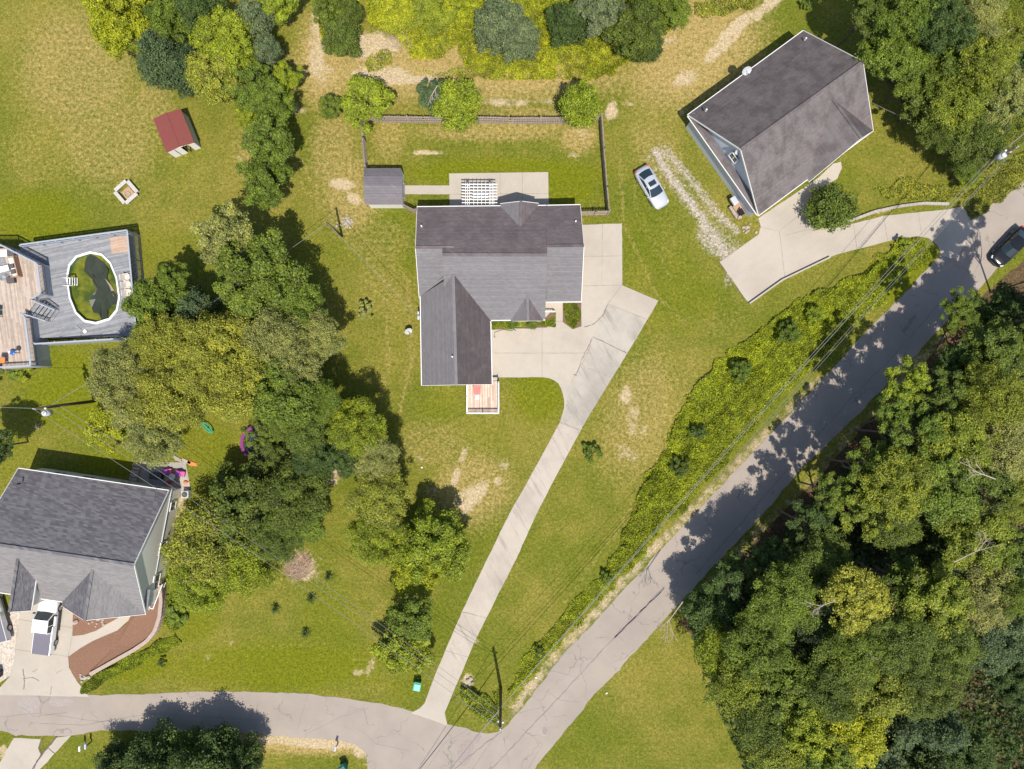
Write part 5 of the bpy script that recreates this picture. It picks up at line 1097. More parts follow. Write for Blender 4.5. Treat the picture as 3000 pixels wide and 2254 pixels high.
wire('power_wire', 'thin top wire between the corner pole and the upper right pole', P1+V((0, 0, .2)), P2+V((0, 0, .3)), 1.0, .015)
wire('power_wire', 'lower thin wire right of the thick cable along the main road', P1+V((.3, 0, -1.2)), P2+V((.25, -.2, -1.3)), 1.2, .015)
wire('telephone_cable', 'thick pale cable along the weedy bank between the corner pole and the upper right pole', V((-1.0, -31.8, 4.8)), P2+V((-.1, -.1, -2.6)), 1.0, .025, 'cable')
wire('telephone_cable', 'second grey cable just left of the thick pale one along the bank', V((-1.15, -31.7, 5.4)), P2+V((-.2, .1, -3.0)), 1.1, .02, 'cable')
wire('telephone_cable', 'thick cable from the corner pole over the side road to the bottom edge', V((-1.2, -32.1, 4.8)), farS-V((0, 0, 3.0)), .6, .045, 'cable')
wire('power_wire', 'top wire from the corner pole over the junction to the bottom edge', P1+V((0, 0, .2)), farS+V((2, 0, 1)), .6)
wire('power_wire', 'top wire from the corner pole over the lawn and trees to the left pole', P1+V((0, 0, .1)), P3+V((0, 0, .3)), 1.2, .016)
wire('power_wire', 'middle wire over the front lawn from corner pole to left pole', P1+V((0, .1, -1.4)), P3+V((.1, .1, -1.9)), 1.3, .016)
wire('power_wire', 'lowest wire over the brush pile from corner pole to left pole', P1+V((0, .2, -2.6)), P3+V((.2, .2, -3.2)), 1.3, .016)
wire('power_wire', 'wire leaving the left pole towards the left edge of the photo', P3+V((0, 0, -.6)), farW, .8)
wire('power_wire', 'thin wire leaving the upper right pole towards the right edge', P2+V((0, 0, .3)), far2, .4)
wire('telephone_cable', 'thick cable leaving the upper right pole towards the right edge', P2+V((-.1, 0, -2.5)), far2-V((1, -1, 3)), .4, .05, 'cable')
wire('power_wire', 'twisted service wire from left pole over the trees to the short service pole', P3+V((.2, .3, -2.0)), SP+V((0, 0, -.1)), 1.0, .018, 'cable')
wire('power_wire', 'twisted service wire from the short service pole to the grey house meter', SP+V((0, 0, -.1)), A(1228, 930, 2.9), .5, .018, 'cable')
wire('power_wire', 'twisted service wire from the brown-roofed house to the upper right pole', A(2552, 300, 3.3), P2+V((-.2, 0, -1.7)), .5, .018, 'cable')
wire('guy_wire', 'slanting guy wire from the corner pole to the verge of the side road', P1+V((0, 0, -2.5)), V((-6.5, -33.4, 0)), 0, .02)

# ---------------------------------------------------------------- foliage
def leaves_mesh(name, P, Nn, size, tint, aspect=.62, jitter=.55):
    n = len(P); d = Nn+rng.normal(0, jitter, (n, 3)); d /= np.linalg.norm(d, axis=1)[:, None]
    a = rng.normal(0, 1, (n, 3)); a -= d*(a*d).sum(1)[:, None]; a /= np.linalg.norm(a, axis=1)[:, None]; b = np.cross(d, a)
    s = (size*rng.uniform(.5, 1.6, n))[:, None]
    fold = d*s*.18
    v = np.stack([P-a*s, P+b*s*aspect-fold, P+a*s, P-b*s*aspect-fold], 1).reshape(-1, 3)
    f = np.arange(4*n).reshape(n, 4); me = bpy.data.meshes.new(name); mesh_np(me, v, f)
    at_ = me.attributes.new('tint', 'FLOAT', 'FACE'); at_.data.foreach_set('value', np.clip(tint, 0, 1).astype(np.float32)[:len(me.polygons)])
    me.materials.append(M['leaf']); return me
def crown_mesh(name, Rr, hz, nl, nleaf, leaf, kind='broad', seed=0, gap=0.0):
    """unit: crown centred on the origin; lobes spread through the volume"""
    g = np.random.default_rng(seed+100); c = []; r = []
    k = 0
    while len(c) < nl and k < 4000:
        k += 1
        u = g.uniform(-1, 1, 3); u[2] = g.uniform(-.8, 1)
        q = np.linalg.norm(u)
        if q > 1 or q < .25: continue
        rr = g.uniform(.09, .27) if kind != 'round' else g.uniform(.2, .28)
        p = u*np.array([1-rr*.8, 1-rr*.8, 1-rr*.8])
        if kind != 'round': p[:2] *= g.uniform(.8, 1.22)
        if kind == 'conifer': p[:2] *= np.clip(1.15-.75*(p[2]+1)/2, .2, 1)
        if c and min(np.linalg.norm((np.array(c)-p), axis=1)) < rr*.72: continue
        c.append(p); r.append(rr)
    if kind == 'patchy': r = [q_*.72 for q_ in r]
    c = np.array(c); r = np.array(r); w_ = r**2/np.sum(r**2); li = g.choice(len(c), nleaf, p=w_)
    d = g.normal(0, 1, (nleaf, 3)); d[:, 2] = np.abs(d[:, 2])*np.where(g.random(nleaf) < .8, 1, -1); d /= np.linalg.norm(d, axis=1)[:, None]
    rad = r[li]*(g.uniform(.5, 1.0, nleaf)**.5)*(1+.28*(fnoise(d[:, 0]*3+li*7, d[:, 1]*3+li*3, 1.0, seed)-.5)*2)
    ns_ = 30; sd_ = g.normal(0, 1, (len(c), ns_, 3)); sd_[:, :, 2] = np.abs(sd_[:, :, 2])*np.where(g.random((len(c), ns_)) < .82, 1, -1); sd_ /= np.linalg.norm(sd_, axis=2)[:, :, None]
    sj = g.integers(0, ns_, nleaf); dd = sd_[li, sj]; srad = g.uniform(.62, 1.18, (len(c), ns_))[li, sj]
    loose = g.random(nleaf) < .30
    d = np.where(loose[:, None], d, dd); spread = g.normal(0, .20, (nleaf, 3))*r[li][:, None]
    P = c[li]+np.where(loose[:, None], d*rad[:, None], dd*(r[li]*srad)[:, None]+spread)
    stint = g.uniform(0, 1, (len(c), ns_))[li, sj]
    sc_ = np.array([Rr, Rr, hz]); P *= sc_
    Nn = d*np.array([1, 1, 1.2])+np.array([0, -.25, .95])
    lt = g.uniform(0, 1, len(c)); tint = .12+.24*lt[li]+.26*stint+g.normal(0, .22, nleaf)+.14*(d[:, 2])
    return leaves_mesh(name, P, Nn, leaf, tint, jitter=.85)
CR = {}
for i in range(4): CR['L%d' % i] = (crown_mesh('crown_large', 5, 4.2, 62+10*i, 42000, .115, 'broad', i), 5.0)
for i in range(3): CR['P%d' % i] = (crown_mesh('crown_patchy', 5, 4.2, 46, 15000, .115, 'patchy', 80+i), 5.0)
for i in range(3): CR['F%d' % i] = (crown_mesh('crown_feathery', 5, 4.0, 95, 46000, .088, 'broad', 20+i), 5.0)
for i in range(3): CR['M%d' % i] = (crown_mesh('crown_medium', 3, 2.6, 44, 20000, .088, 'broad', 40+i), 3.0)
for i in range(2): CR['R%d' % i] = (crown_mesh('crown_round', 2, 1.8, 60, 14000, .068, 'round', 50+i), 2.0)
for i in range(2): CR['C%d' % i] = (crown_mesh('crown_conifer', 3, 3.6, 70, 26000, .07, 'conifer', 60+i), 3.0)
for i in range(2): CR['S%d' % i] = (crown_mesh('crown_small', 1, .8, 16, 2600, .06, 'broad', 70+i), 1.0)
def trunk_mesh(name, seed):
    rd_ = random.Random(seed); b = MB(); b.tube((0, 0, 0), (rd_.uniform(-.04, .04), rd_.uniform(-.04, .04), .55), .035, .024, 8)
    for k in range(9):
        a = k*2.4+rd_.uniform(-.4, .4); z = .35+.045*k; e = Vector((math.cos(a)*rd_.uniform(.22, .4), math.sin(a)*rd_.uniform(.22, .4), z+rd_.uniform(.18, .4))); m_ = Vector((e.x*.45, e.y*.45, z+.12)); b.tube((0, 0, z), m_, .014, .010, 6); b.tube(m_, e, .010, .004, 5)
        for q in range(2): f = e+Vector((rd_.uniform(-.14, .14), rd_.uniform(-.14, .14), rd_.uniform(.02, .12))); b.tube(m_.lerp(e, .6), f, .005, .002, 4)
    me = bpy.data.meshes.new(name); me.from_pydata(b.v, [], b.f); me.materials.append(M['bark']); return me
TM = [trunk_mesh('trunk_and_limbs', i) for i in range(3)]
CO = {k_: tuple(q_*1.75 for q_ in v_) for k_, v_ in dict(Y=(.172, .190, .008), YG=(.122, .152, .010), G=(.076, .108, .012), DG=(.040, .066, .014), OL=(.138, .150, .042), BG=(.050, .076, .030), GG=(.085, .110, .050), FG=(.062, .086, .012), FY=(.112, .135, .014), OY=(.150, .160, .020), WB=(.172, .202, .010), TH=(.185, .200, .010)).items()}
ROADW = [(W(x, y).x, W(x, y).y) for x, y in road_px]
def tree(dx, dy, rp, h, var, col, label, name='tree', cat='tree', group=None, flat=1.0, dead=False, zc=None):
    me, R0 = CR[var]; hzr = {'L': .84, 'F': .8, 'P': .84, 'M': .87, 'R': .9, 'C': 1.2, 'S': .8}[var[0]]
    zc_ = h*.62 if zc is None else zc
    for _ in range(2):
        Rw = rp*1.35624*(H-zc_)/F; vz = min(Rw*hzr*flat, h*.52); zc_ = h-vz if zc is None else zc
    h += .0; p = D(dx, dy, zc_); bx, by = p.x, p.y
    for _ in range(40):
        if inpoly(np.array([bx+.0]), np.array([by]), ROADW)[0] or inpoly(np.array([bx-.6]), np.array([by+.5]), ROADW)[0]: bx += .3; by -= .25
        else: break
    off_ = Vector((p.x-bx, p.y-by, 0)); t = thing(name, label, cat, (bx, by, 0), group)
    c = bpy.data.objects.new('crown', me); C.objects.link(c); c.parent = t; c.location = (off_.x, off_.y, zc_)
    c.rotation_euler = (0, 0, random.uniform(0, 6.28)); c.scale = (Rw/R0*1.2, Rw/R0*1.17*random.uniform(.94, 1.06), vz/(R0*hzr))
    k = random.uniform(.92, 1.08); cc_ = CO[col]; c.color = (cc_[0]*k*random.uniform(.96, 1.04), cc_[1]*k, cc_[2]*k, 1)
    s_ = h/1.0; tr_ = bpy.data.objects.new('trunk', random.choice(TM)); C.objects.link(tr_); tr_.parent = t; tr_.scale = (h*.95*min(1, Rw*1.6/h), h*.95*min(1, Rw*1.6/h), h*.92); tr_.rotation_mode = 'QUATERNION'; tr_.rotation_quaternion = Vector((off_.x, off_.y, max(zc_, .5))).to_track_quat('Z', 'Y')
    return t
# -- top-left cluster
T = [
 (262, 40, 62, 7, 'L0', 'Y', 'bright yellow-green tree at the left end of the top cluster, on the open lawn'),
 (235, 5, 40, 6, 'M1', 'Y', 'yellow tree cut by the top edge at the left end of the top cluster'),
 (320, 90, 38, 5.5, 'M0', 'YG', 'yellow-green small tree beside the dark dense tree of the top cluster'),
 (350, 128, 62, 7, 'C0', 'BG', 'dense dark blue-green conifer facing the red shelter'),
 (405, 150, 52, 6.5, 'C1', 'BG', 'dense dark conifer right beside its larger dark twin above the red shelter'),
 (370, 25, 50, 7, 'L1', 'G', 'green tree at the top edge behind the dark conifers'),
 (440, 30, 52, 8, 'C0', 'DG', 'dark green conifer at the top edge between yellow-green trees'),
 (480, 90, 58, 8, 'L2', 'YG', 'yellow-green leafy tree in the middle of the top-left cluster'),
 (470, 165, 56, 7, 'L3', 'OY', 'golden olive tree between the dark conifers and the bare slope'),
 (545, 45, 44, 7, 'C1', 'GG', 'grey-green conifer near the top edge beside the bare slope'),
 (575, 105, 34, 6, 'C0', 'GG', 'smaller grey-green conifer on the edge of the bare slope'),
 (600, 5, 40, 6, 'M2', 'YG', 'yellow-green tree touching the top edge left of the bare slope'),
 (525, 120, 40, 6, 'M0', 'YG', 'yellow-green tree squeezed beside the small grey-green conifer'),
 (545, 190, 50, 6.5, 'L0', 'G', 'mid green tree at the lower right of the top-left cluster'),
 (622, 165, 30, 4.5, 'M1', 'YG', 'light green bushy tree standing out onto the bare slope'),
 (590, 235, 42, 6, 'M2', 'G', 'mid green tree directly above the row of two dark trees'),
 (540, 240, 34, 5, 'M1', 'YG', 'light green small tree at the tail of the top-left cluster'),
 (575, 300, 50, 7, 'M0', 'G', 'upper one of the two separate green trees right of the red shelter'),
 (572, 388, 52, 7, 'M2', 'G', 'lower one of the two separate green trees right of the red shelter'),
 # top centre
 (735, 82, 46, 4.5, 'C1', 'FG', 'rounded green juniper-like bush on the bare slope at the top'),
 (705, 18, 34, 4.5, 'M0', 'G', 'green bush at the top edge over the bare slope'),
 (755, 30, 34, 4, 'C0', 'FG', 'second rounded green bush behind the juniper-like one'),
 (1085, 50, 62, 5, 'C0', 'GG', 'large grey-green rounded thicket shrub at top centre'),
 (1120, 85, 46, 4, 'C1', 'GG', 'grey-green shrub overlapping the larger one at top centre'),
 (1225, 48, 50, 4.5, 'C1', 'DG', 'dark green shrub in the thicket right of the grey-green one'),
 (1300, 25, 50, 5, 'L1', 'GG', 'dull green shrub at the top edge of the thicket'),
 (1370, 62, 58, 5.5, 'L2', 'FG', 'broad green shrub at the right part of the top thicket'),
 (1400, 98, 38, 4.5, 'C0', 'DG', 'dark green shrub at the right end of the top thicket by the track'),
 (1440, 20, 44, 5, 'L0', 'G', 'green shrub at the top edge where the thicket ends'),
 (850, 20, 46, 2.5, 'L3', 'Y', 'yellow shrub at the top edge above the bare slope'),
 (930, 25, 46, 2.5, 'L1', 'YG', 'yellow-green shrub at the top edge left of the grey-green one'),
 (990, 15, 36, 2.5, 'M0', 'Y', 'small yellow-green shrub beside the large grey-green one'),
 (1745, 8, 12, 1.5, 'S0', 'G', 'tiny green bush at the top edge right of the dirt track'),
 # garden trees by the fence
 (714, 228, 25, 3, 'M0', 'G', 'small green bush left of the fence corner tree'),
 (790, 220, 52, 5.5, 'M1', 'YG', 'leafy green tree over the left corner of the back fence'),
 (938, 208, 36, 5, 'M2', 'BG', 'thin dull green tree with bare twigs beside the round tree at the fence'),
 (987, 228, 50, 6, 'R0', 'YG', 'dense round bright green tree standing over the middle of the back fence'),
 (1256, 228, 43, 5.5, 'R1', 'YG', 'compact round green tree at the right corner of the back fence'),
 (1795, 447, 48, 4.0, 'R1', 'FG', 'round green tree in the bed beside the curved driveway'),
 (1278, 978, 20, 1.6, 'S0', 'G', 'small ragged bush alone on the lawn right of the driveway'),
 (787, 672, 18, 1.6, 'S1', 'OL', 'small olive bush on the lawn left of the grey house'),
 # left middle trees
 (490, 515, 62, 9, 'M2', 'OL', 'sparse olive-topped tree at the top of the middle tree group'),
 (555, 600, 82, 10, 'L0', 'G', 'tall broad green tree below the sparse one, near the service wire'),
 (375, 600, 32, 7, 'M1', 'G', 'small dark green tree top nearest the pool deck corner'),
 (335, 665, 60, 8, 'L1', 'G', 'green tree overhanging the pool deck'),
 (425, 672, 52, 8, 'C1', 'BG', 'dark bluish green tree behind the one overhanging the pool'),
 (640, 665, 52, 8, 'L2', 'G', 'bright green tree at the upper right of the middle group'),
 (690, 735, 48, 8, 'F0', 'OL', 'olive tree at the right end of the middle group beside the lawn'),
 (590, 735, 60, 10, 'F1', 'OL', 'olive willow-like tree in the upper right of the large olive mass'),
 (470, 745, 75, 11, 'F2', 'OY', 'golden olive tree at the centre top of the large olive mass'),
 (350, 745, 62, 10, 'F0', 'OY', 'golden olive tree below the one overhanging the pool'),
 (260, 810, 62, 9, 'F1', 'OL', 'pale olive tree at the left end of the large olive mass'),
 (365, 850, 76, 11, 'F0', 'OY', 'broad golden olive tree in the lower middle of the olive mass'),
 (505, 838, 70, 11, 'F1', 'OY', 'broad olive tree right of the lower middle one in the olive mass'),
 (610, 850, 70, 10, 'L3', 'G', 'darker green tree at the lower right of the olive mass'),
 (330, 945, 54, 8, 'F2', 'OL', 'olive tree hanging towards the back of the sage house'),
 (238, 920, 50, 4.5, 'M1', 'Y', 'bright yellow-green bush below the left power pole'),
 (615, 905, 40, 7, 'F0', 'G', 'green feathery crown above the trampoline'),
 (535, 1090, 84, 7, 'L1', 'FG', 'broad dark green tree below the trampoline'),
 (630, 1070, 70, 7.5, 'F2', 'FG', 'dark feathery tree right half of the mass below the trampoline'),
 (655, 1130, 45, 6, 'L2', 'G', 'leafy green tree at the lower right of the dark mass'),
 (455, 1170, 86, 6.5, 'F1', 'OY', 'broad golden olive tree beside the gable wall of the sage house'),
 (530, 1220, 70, 6, 'F0', 'YG', 'yellow olive tree above the brush pile lawn'),
 (430, 1260, 58, 5, 'F2', 'YG', 'low yellow-green tree above the stone retaining wall'),
 (600, 1160, 50, 6.5, 'F1', 'FG', 'dark olive crown left of the brush pile'),
 (765, 925, 55, 8, 'F2', 'YG', 'light green tree right of the trampoline'),
 (740, 985, 42, 6, 'L3', 'DG', 'dark green tree below the light one beside the bare patch'),
 (815, 990, 45, 7, 'F1', 'OL', 'olive tree at the edge of the open lawn'),
 (818, 1075, 58, 7.5, 'F0', 'OY', 'pale olive tree in the right-hand column of trees'),
 (812, 1160, 58, 7, 'F2', 'YG', 'olive tree left of the bright green one'),
 (935, 1170, 70, 6.5, 'L1', 'YG', 'bright green tree at the end of the tree column near the driveway'),
 (905, 1225, 52, 5, 'L0', 'Y', 'yellow-green lower tree in front of the bright green one'),
 (893, 1335, 44, 7, 'M0', 'G', 'dark green half of the tree pair near the lower driveway'),
 (875, 1398, 58, 5, 'M2', 'YG', 'light yellow-green tree in front of the dark one near the lower driveway'),
 (345, 1640, 70, 7, 'C0', 'DG', 'dark spruce at the bottom edge casting its shade on the side road, left one'),
 (440, 1650, 75, 8, 'C1', 'DG', 'tall dark spruce in the middle at the bottom edge'),
 (520, 1648, 55, 6.5, 'C0', 'DG', 'dark spruce at the right end of the bottom-edge group'),
 (255, 1670, 60, 6, 'C1', 'DG', 'dark spruce cut by the bottom edge near the mailboxes'),
 (-22, 965, 40, 7, 'L2', 'DG', 'dark tree cut by the left edge above the sage house'),
 (375, 1325, 26, 1.2, 'S1', 'G', 'low leafy bush outside the stone retaining wall'),
 (395, 1300, 22, 1.2, 'S0', 'YG', 'low bright bush at the top of the stone retaining wall'),
 (349, 1432, 9, .8, 'S0', 'DG', 'tiny dark round bush on the lawn below the mulch bed'),
 (15, 800, 26, 1.2, 'S1', 'G', 'low leafy plants below the brown deck at the left edge'), (50, 803, 20, 1.0, 'S0', 'YG', 'bright leafy plants at the corner of the brown deck'),
]
for a in T: tree(a[0], a[1], a[2], a[3], a[4], a[5], a[6], group=None)
for a in [(572, 975, 42, 5, 'P1', 'FG', 'thin dark crown spreading over the trampoline'), (560, 928, 34, 6, 'P0', 'G', 'thin green crown at the top rim of the trampoline'), (655, 925, 52, 7.5, 'F0', 'FG', 'dark feathery tree right of the trampoline, left of the light green tree'), (675, 1000, 42, 6.5, 'L2', 'DG', 'dark tree between trampoline and bare brown patch'), (690, 865, 46, 8, 'F1', 'G', 'green feathery tree at the lower right end of the olive mass'),
          (640, 790, 52, 9, 'F2', 'OL', 'olive tree filling the right middle of the large olive mass'), (420, 800, 55, 10.5, 'F1', 'OY', 'olive crown between the two broad golden trees'), (290, 880, 50, 8.5, 'F2', 'OL', 'pale olive crown above the bright yellow-green bush')]: tree(*a)
# saplings in the lawn
def sapling(px, py, label):
    t = thing('sapling', label, 'sapling', W(px, py), 'spiky saplings on the front lawn'); c = W(px, py); n = 420; z = rng.uniform(.1, 1.0, n); a = (rng.integers(0, 9, n))*.698+rng.normal(0, .12, n); r = (1.05-z)*.75*rng.uniform(.1, 1, n)
    P = np.stack([r*np.cos(a), r*np.sin(a), z], 1); me = leaves_mesh('needles', P, np.tile([0, 0, 1.], (n, 1)), .05, rng.uniform(.2, .8, n), jitter=.5)
    o = bpy.data.objects.new('needles', me); C.objects.link(o); o.parent = t; o.color = (*CO['DG'], 1); MB().tube(c, c+Vector((0, 0, 1)), .03, .01).build('stem', 'bark', t)
sapling(965, 1690, 'spiky sapling right of the brush pile, topmost of the four'); sapling(914, 1752, 'spiky sapling second from the top, below the wires'); sapling(810, 1782, 'spiky sapling on the left, nearest the sage house'); sapling(898, 1853, 'spiky sapling lowest of the four')
# -- upper right wood
UR = [(1885, 20, 44, 10, 'L0', 'FG', 'dark tree at the top edge, first of the upper right wood'), (1960, 30, 55, 12, 'L1', 'G', 'tall green tree at the top edge above the brown roof corner'), (1930, 105, 60, 10, 'L2', 'G', 'broad green tree nearest the brown-roofed house'), (2035, 55, 58, 12, 'L3', 'DG', 'dark tree at the top edge in the upper right wood'),
 (2110, 30, 55, 12, 'F0', 'OL', 'olive tree at the top edge near the right corner'), (2190, 60, 52, 10, 'F1', 'FY', 'olive tree at the top right corner beside bare branches'), (1985, 165, 50, 8, 'L0', 'G', 'green tree behind the one nearest the brown-roofed house'), (2060, 135, 55, 9, 'M1', 'FG', 'dark green tree in the middle of the upper right wood'), (2135, 130, 58, 11, 'L2', 'FY', 'yellow-green tree in the upper right wood'),
 (2000, 225, 48, 7, 'M0', 'FG', 'dark tree at the lawn edge of the upper right wood'), (2075, 215, 60, 9, 'F2', 'FY', 'feathery yellow-green tree in the middle of the upper right wood'), (2160, 215, 55, 9, 'L1', 'OL', 'olive tree by the right edge of the upper right wood'), (2045, 290, 46, 7, 'F0', 'FG', 'dark feathery tree low at the lawn edge'), (2115, 295, 58, 8, 'F1', 'FG', 'dense feathery tree near the transformer pole'), (2180, 290, 40, 6, 'F2', 'FY', 'small olive tree at the right edge above the cable'),
 (2085, 350, 36, 5, 'F1', 'G', 'lowest feathery tree of the upper right wood at the lawn'), (2090, 388, 22, 2.5, 'M2', 'YG', 'small bright bush at the foot of the transformer pole')]
for a in UR: tree(*a)
# -- wood below the road on the right
LR = [(2175, 690, 52, 8, 'L0', 'DG', 'dark tree under the black car at the right edge'), (2075, 665, 40, 11, 'P2', 'G', 'slim green tree top leaning over the shaded road'), (2095, 700, 34, 10, 'P0', 'G', 'small green crown just below the one leaning over the road'), (2160, 760, 58, 11, 'L1', 'FG', 'broad green tree at the right edge below the black car'), (2085, 790, 40, 9, 'L2', 'DG', 'dark tree in the gap behind the roadside trees'),
 (1960, 825, 52, 13, 'P1', 'YG', 'bright green tree reaching over the shaded road edge'), (1945, 885, 50, 13, 'P2', 'G', 'green tree just below the bright one at the road edge'), (2050, 850, 60, 13, 'P2', 'FG', 'green tree second from the road, right of the bright one'), (2150, 860, 62, 13, 'F0', 'FY', 'olive tree at the right edge, third below the black car'), (1985, 935, 58, 14, 'P0', 'G', 'rounded green tree in the upper part of the lower wood'), (2080, 950, 58, 13, 'L2', 'FY', 'yellow-green tree in the upper middle of the lower wood'),
 (2180, 960, 58, 12, 'F1', 'OL', 'greyish olive tree with bare twigs at the right edge'), (1880, 1000, 52, 12, 'P1', 'G', 'green tree leaning to the road above the leaf litter strip'), (1960, 1040, 60, 13, 'F2', 'FY', 'golden green tree in the middle of the lower wood'), (2050, 1050, 60, 13, 'L0', 'G', 'green tree right of the golden one in the lower wood'), (2140, 1060, 64, 13, 'P1', 'FG', 'dark green tree near the right edge with dead branches'), (1815, 1065, 50, 11, 'P2', 'G', 'green tree beside the road halfway down the lower wood'),
 (1870, 1110, 58, 12, 'P0', 'FY', 'bright golden tree close to the road halfway down'), (1940, 1135, 48, 10, 'L2', 'FG', 'shaded green tree below the golden one'), (2200, 1080, 40, 11, 'F2', 'FY', 'olive crown cut by the right edge halfway down'), (1760, 1135, 52, 10, 'P1', 'DG', 'dark low tree beside the leaf litter strip'), (1680, 1210, 56, 9, 'P2', 'DG', 'dark tree in deep shade nearest the road bend'), (1790, 1220, 55, 10, 'F1', 'FG', 'dull green tree in the left part of the lower wood'), (2030, 1175, 40, 8, 'M2', 'DG', 'dark gap tree between golden trees'), (2110, 1170, 56, 12, 'L0', 'FY', 'yellow-green tree in the right part of the lower wood'), (2190, 1190, 54, 13, 'P0', 'G', 'green crown cut by the right edge, two thirds down'),
 (1600, 1260, 58, 9, 'P0', 'DG', 'dark feathery tree at the lower left corner of the wood by the road'), (1545, 1330, 50, 7, 'L2', 'DG', 'dark tree at the tip of the wood touching the road'), (1700, 1300, 62, 12, 'F0', 'G', 'broad dull green tree in the lower left of the wood'), (1850, 1290, 58, 13, 'L3', 'OY', 'golden yellow tree in the centre of the lower wood'), (1790, 1340, 44, 10, 'F1', 'BG', 'greyish green tree left of the golden one'), (1960, 1265, 46, 11, 'M0', 'FG', 'small dark tree right of the golden one'), (2030, 1290, 60, 13, 'L1', 'FY', 'yellow-green tree right of centre in the lower wood'), (2130, 1290, 58, 12, 'F2', 'OL', 'pale olive tree on the right side of the lower wood'), (2205, 1290, 40, 12, 'F0', 'G', 'green feathery crown at the right edge in the lower wood'),
 (1570, 1405, 55, 8, 'F1', 'YG', 'bright feathery tree at the open field corner of the wood'), (1650, 1395, 58, 11, 'F2', 'G', 'green feathery tree right of the field corner tree'), (1745, 1410, 62, 10, 'P2', 'DG', 'dark tree in the shaded hollow of the lower wood'), (1850, 1400, 60, 13, 'F0', 'G', 'broad green tree below the golden yellow one'), (1950, 1390, 60, 13, 'F1', 'FG', 'green tree in the lower right quarter of the wood'), (2050, 1390, 60, 12, 'F2', 'FG', 'feathery green tree near the lower right clearing'), (2150, 1390, 55, 11, 'L2', 'BG', 'bluish green tree by the lower right dark clearing'),
 (1610, 1480, 60, 10, 'F0', 'FY', 'olive feathery tree bordering the open lawn near the bottom'), (1710, 1490, 58, 11, 'L3', 'G', 'green tree second from the lawn near the bottom'), (1810, 1490, 55, 12, 'F1', 'FG', 'dark olive tree in the bottom middle of the wood'), (1900, 1480, 58, 12, 'L0', 'FY', 'yellow-green tree in the bottom middle of the wood'), (2000, 1480, 58, 12, 'F2', 'FG', 'green tree left of the dark clearing near the bottom'), (1660, 1570, 58, 11, 'F1', 'FG', 'feathery tree at the lawn edge just above the bottom'), (1750, 1580, 58, 12, 'L1', 'YG', 'bright leafy tree near the bottom edge of the wood'), (1850, 1580, 56, 12, 'L2', 'Y', 'brightest yellow tree near the bottom edge'), (1945, 1570, 50, 9, 'C1', 'BG', 'bluish conifer near the bottom edge of the wood'), (2040, 1570, 52, 9, 'C0', 'BG', 'dark bluish conifer beside the dark clearing'), (1700, 1650, 55, 11, 'F0', 'FY', 'olive tree cut by the bottom edge at the lawn'), (1800, 1655, 56, 12, 'L3', 'G', 'green tree cut by the bottom edge, right of the olive one'), (1900, 1650, 56, 10, 'M2', 'BG', 'bluish green tree cut by the bottom edge'), (2000, 1650, 55, 9, 'C1', 'DG', 'dark conifer cut by the bottom edge'), (2210, 1480, 36, 10, 'L1', 'DG', 'dark crown at the right edge above the clearing'), (2110, 1650, 50, 8, 'L2', 'DG', 'dark low tree at the bottom edge by the clearing')]
LR += [(2295, 610, 55, 15, 'P1', 'G', 'tall tree just outside the right edge, its shade on the road by the black car'), (2275, 690, 55, 14, 'P0', 'FG', 'tall tree outside the right edge below the black car'), (2360, 560, 55, 16, 'P2', 'G', 'tall tree outside the right edge above the black car'), (2215, 745, 40, 12, 'P1', 'G', 'tree crown at the right edge halfway down the shaded road'), (2330, 640, 60, 16, 'P0', 'G', 'tallest tree outside the right edge by the road')]
for a in LR: tree(a[0]-8, a[1], a[2]*(.95 if a[4][0] == 'P' else 1.12), a[3]+(0 if a[4][0] == 'P' else 1.0), *a[4:])
for a in [(1600, 800, 22, 2.2, 'M0', 'G', 'dark green bush on the upper part of the weedy bank'), (1705, 720, 24, 2.2, 'M2', 'G', 'green bush on the bank below the curved driveway corner'), (1505, 935, 18, 1.8, 'S1', 'DG', 'dark round bush at the left swell of the bank'),
          (1470, 1010, 20, 1.8, 'M2', 'FG', 'green bush on the narrowing part of the bank'), (1760, 680, 20, 1.8, 'M1', 'YG', 'light bush at the top of the bank near the driveway'), (1310, 1250, 14, 1.4, 'S0', 'G', 'small bush at the thin lower part of the bank'), (1165, 1410, 12, 1.2, 'S0', 'FG', 'small dark bush nearly at the bottom of the bank strip'), (1950, 525, 16, 1.3, 'S1', 'YG', 'bright bush at the rounded grass corner by the curved driveway')]: tree(*a, name='bush', cat='bush')
# dead branches showing in the wood
def deadbranch(dx, dy, z, ln, ang_, label):
    p = D(dx, dy, z); b = MB(); rd_ = random.Random(int(dx))
    def br(p, a, l, r, dep):
        q = p+Vector((math.cos(a)*l, math.sin(a)*l, rd_.uniform(-.1, .3)*l)); b.tube(p, q, r, r*.6, 5)
        if dep: 
            for k in range(3): br(p.lerp(q, rd_.uniform(.4, 1)), a+rd_.uniform(-.9, .9), l*.55, r*.55, dep-1)
    br(p, R(ang_), ln, .06, 3); tag(b.build('dead_branches', 'deadwood'), label, 'branches', 'bare branches in the wood')
deadbranch(2150, 1035, 13.5, 2.2, 160, 'bare grey branches above the dark tree at the right edge'); deadbranch(2060, 1215, 12.5, 2.4, 30, 'forked bare branches in the centre right of the wood'); deadbranch(1815, 1295, 12.8, 1.8, 200, 'bare twigs left of the golden yellow tree'); deadbranch(1880, 1375, 12.5, 1.8, 250, 'bare twigs below the golden yellow tree'); deadbranch(1475, 1300, 7, 2.6, 235, 'bare stick leaning out at the tip of the wood'); deadbranch(945, 185, 5.2, 1.2, 240, 'bare twigs in the thin tree at the back fence'); deadbranch(2200, 50, 9, 1.8, 220, 'bare branches at the top right corner')

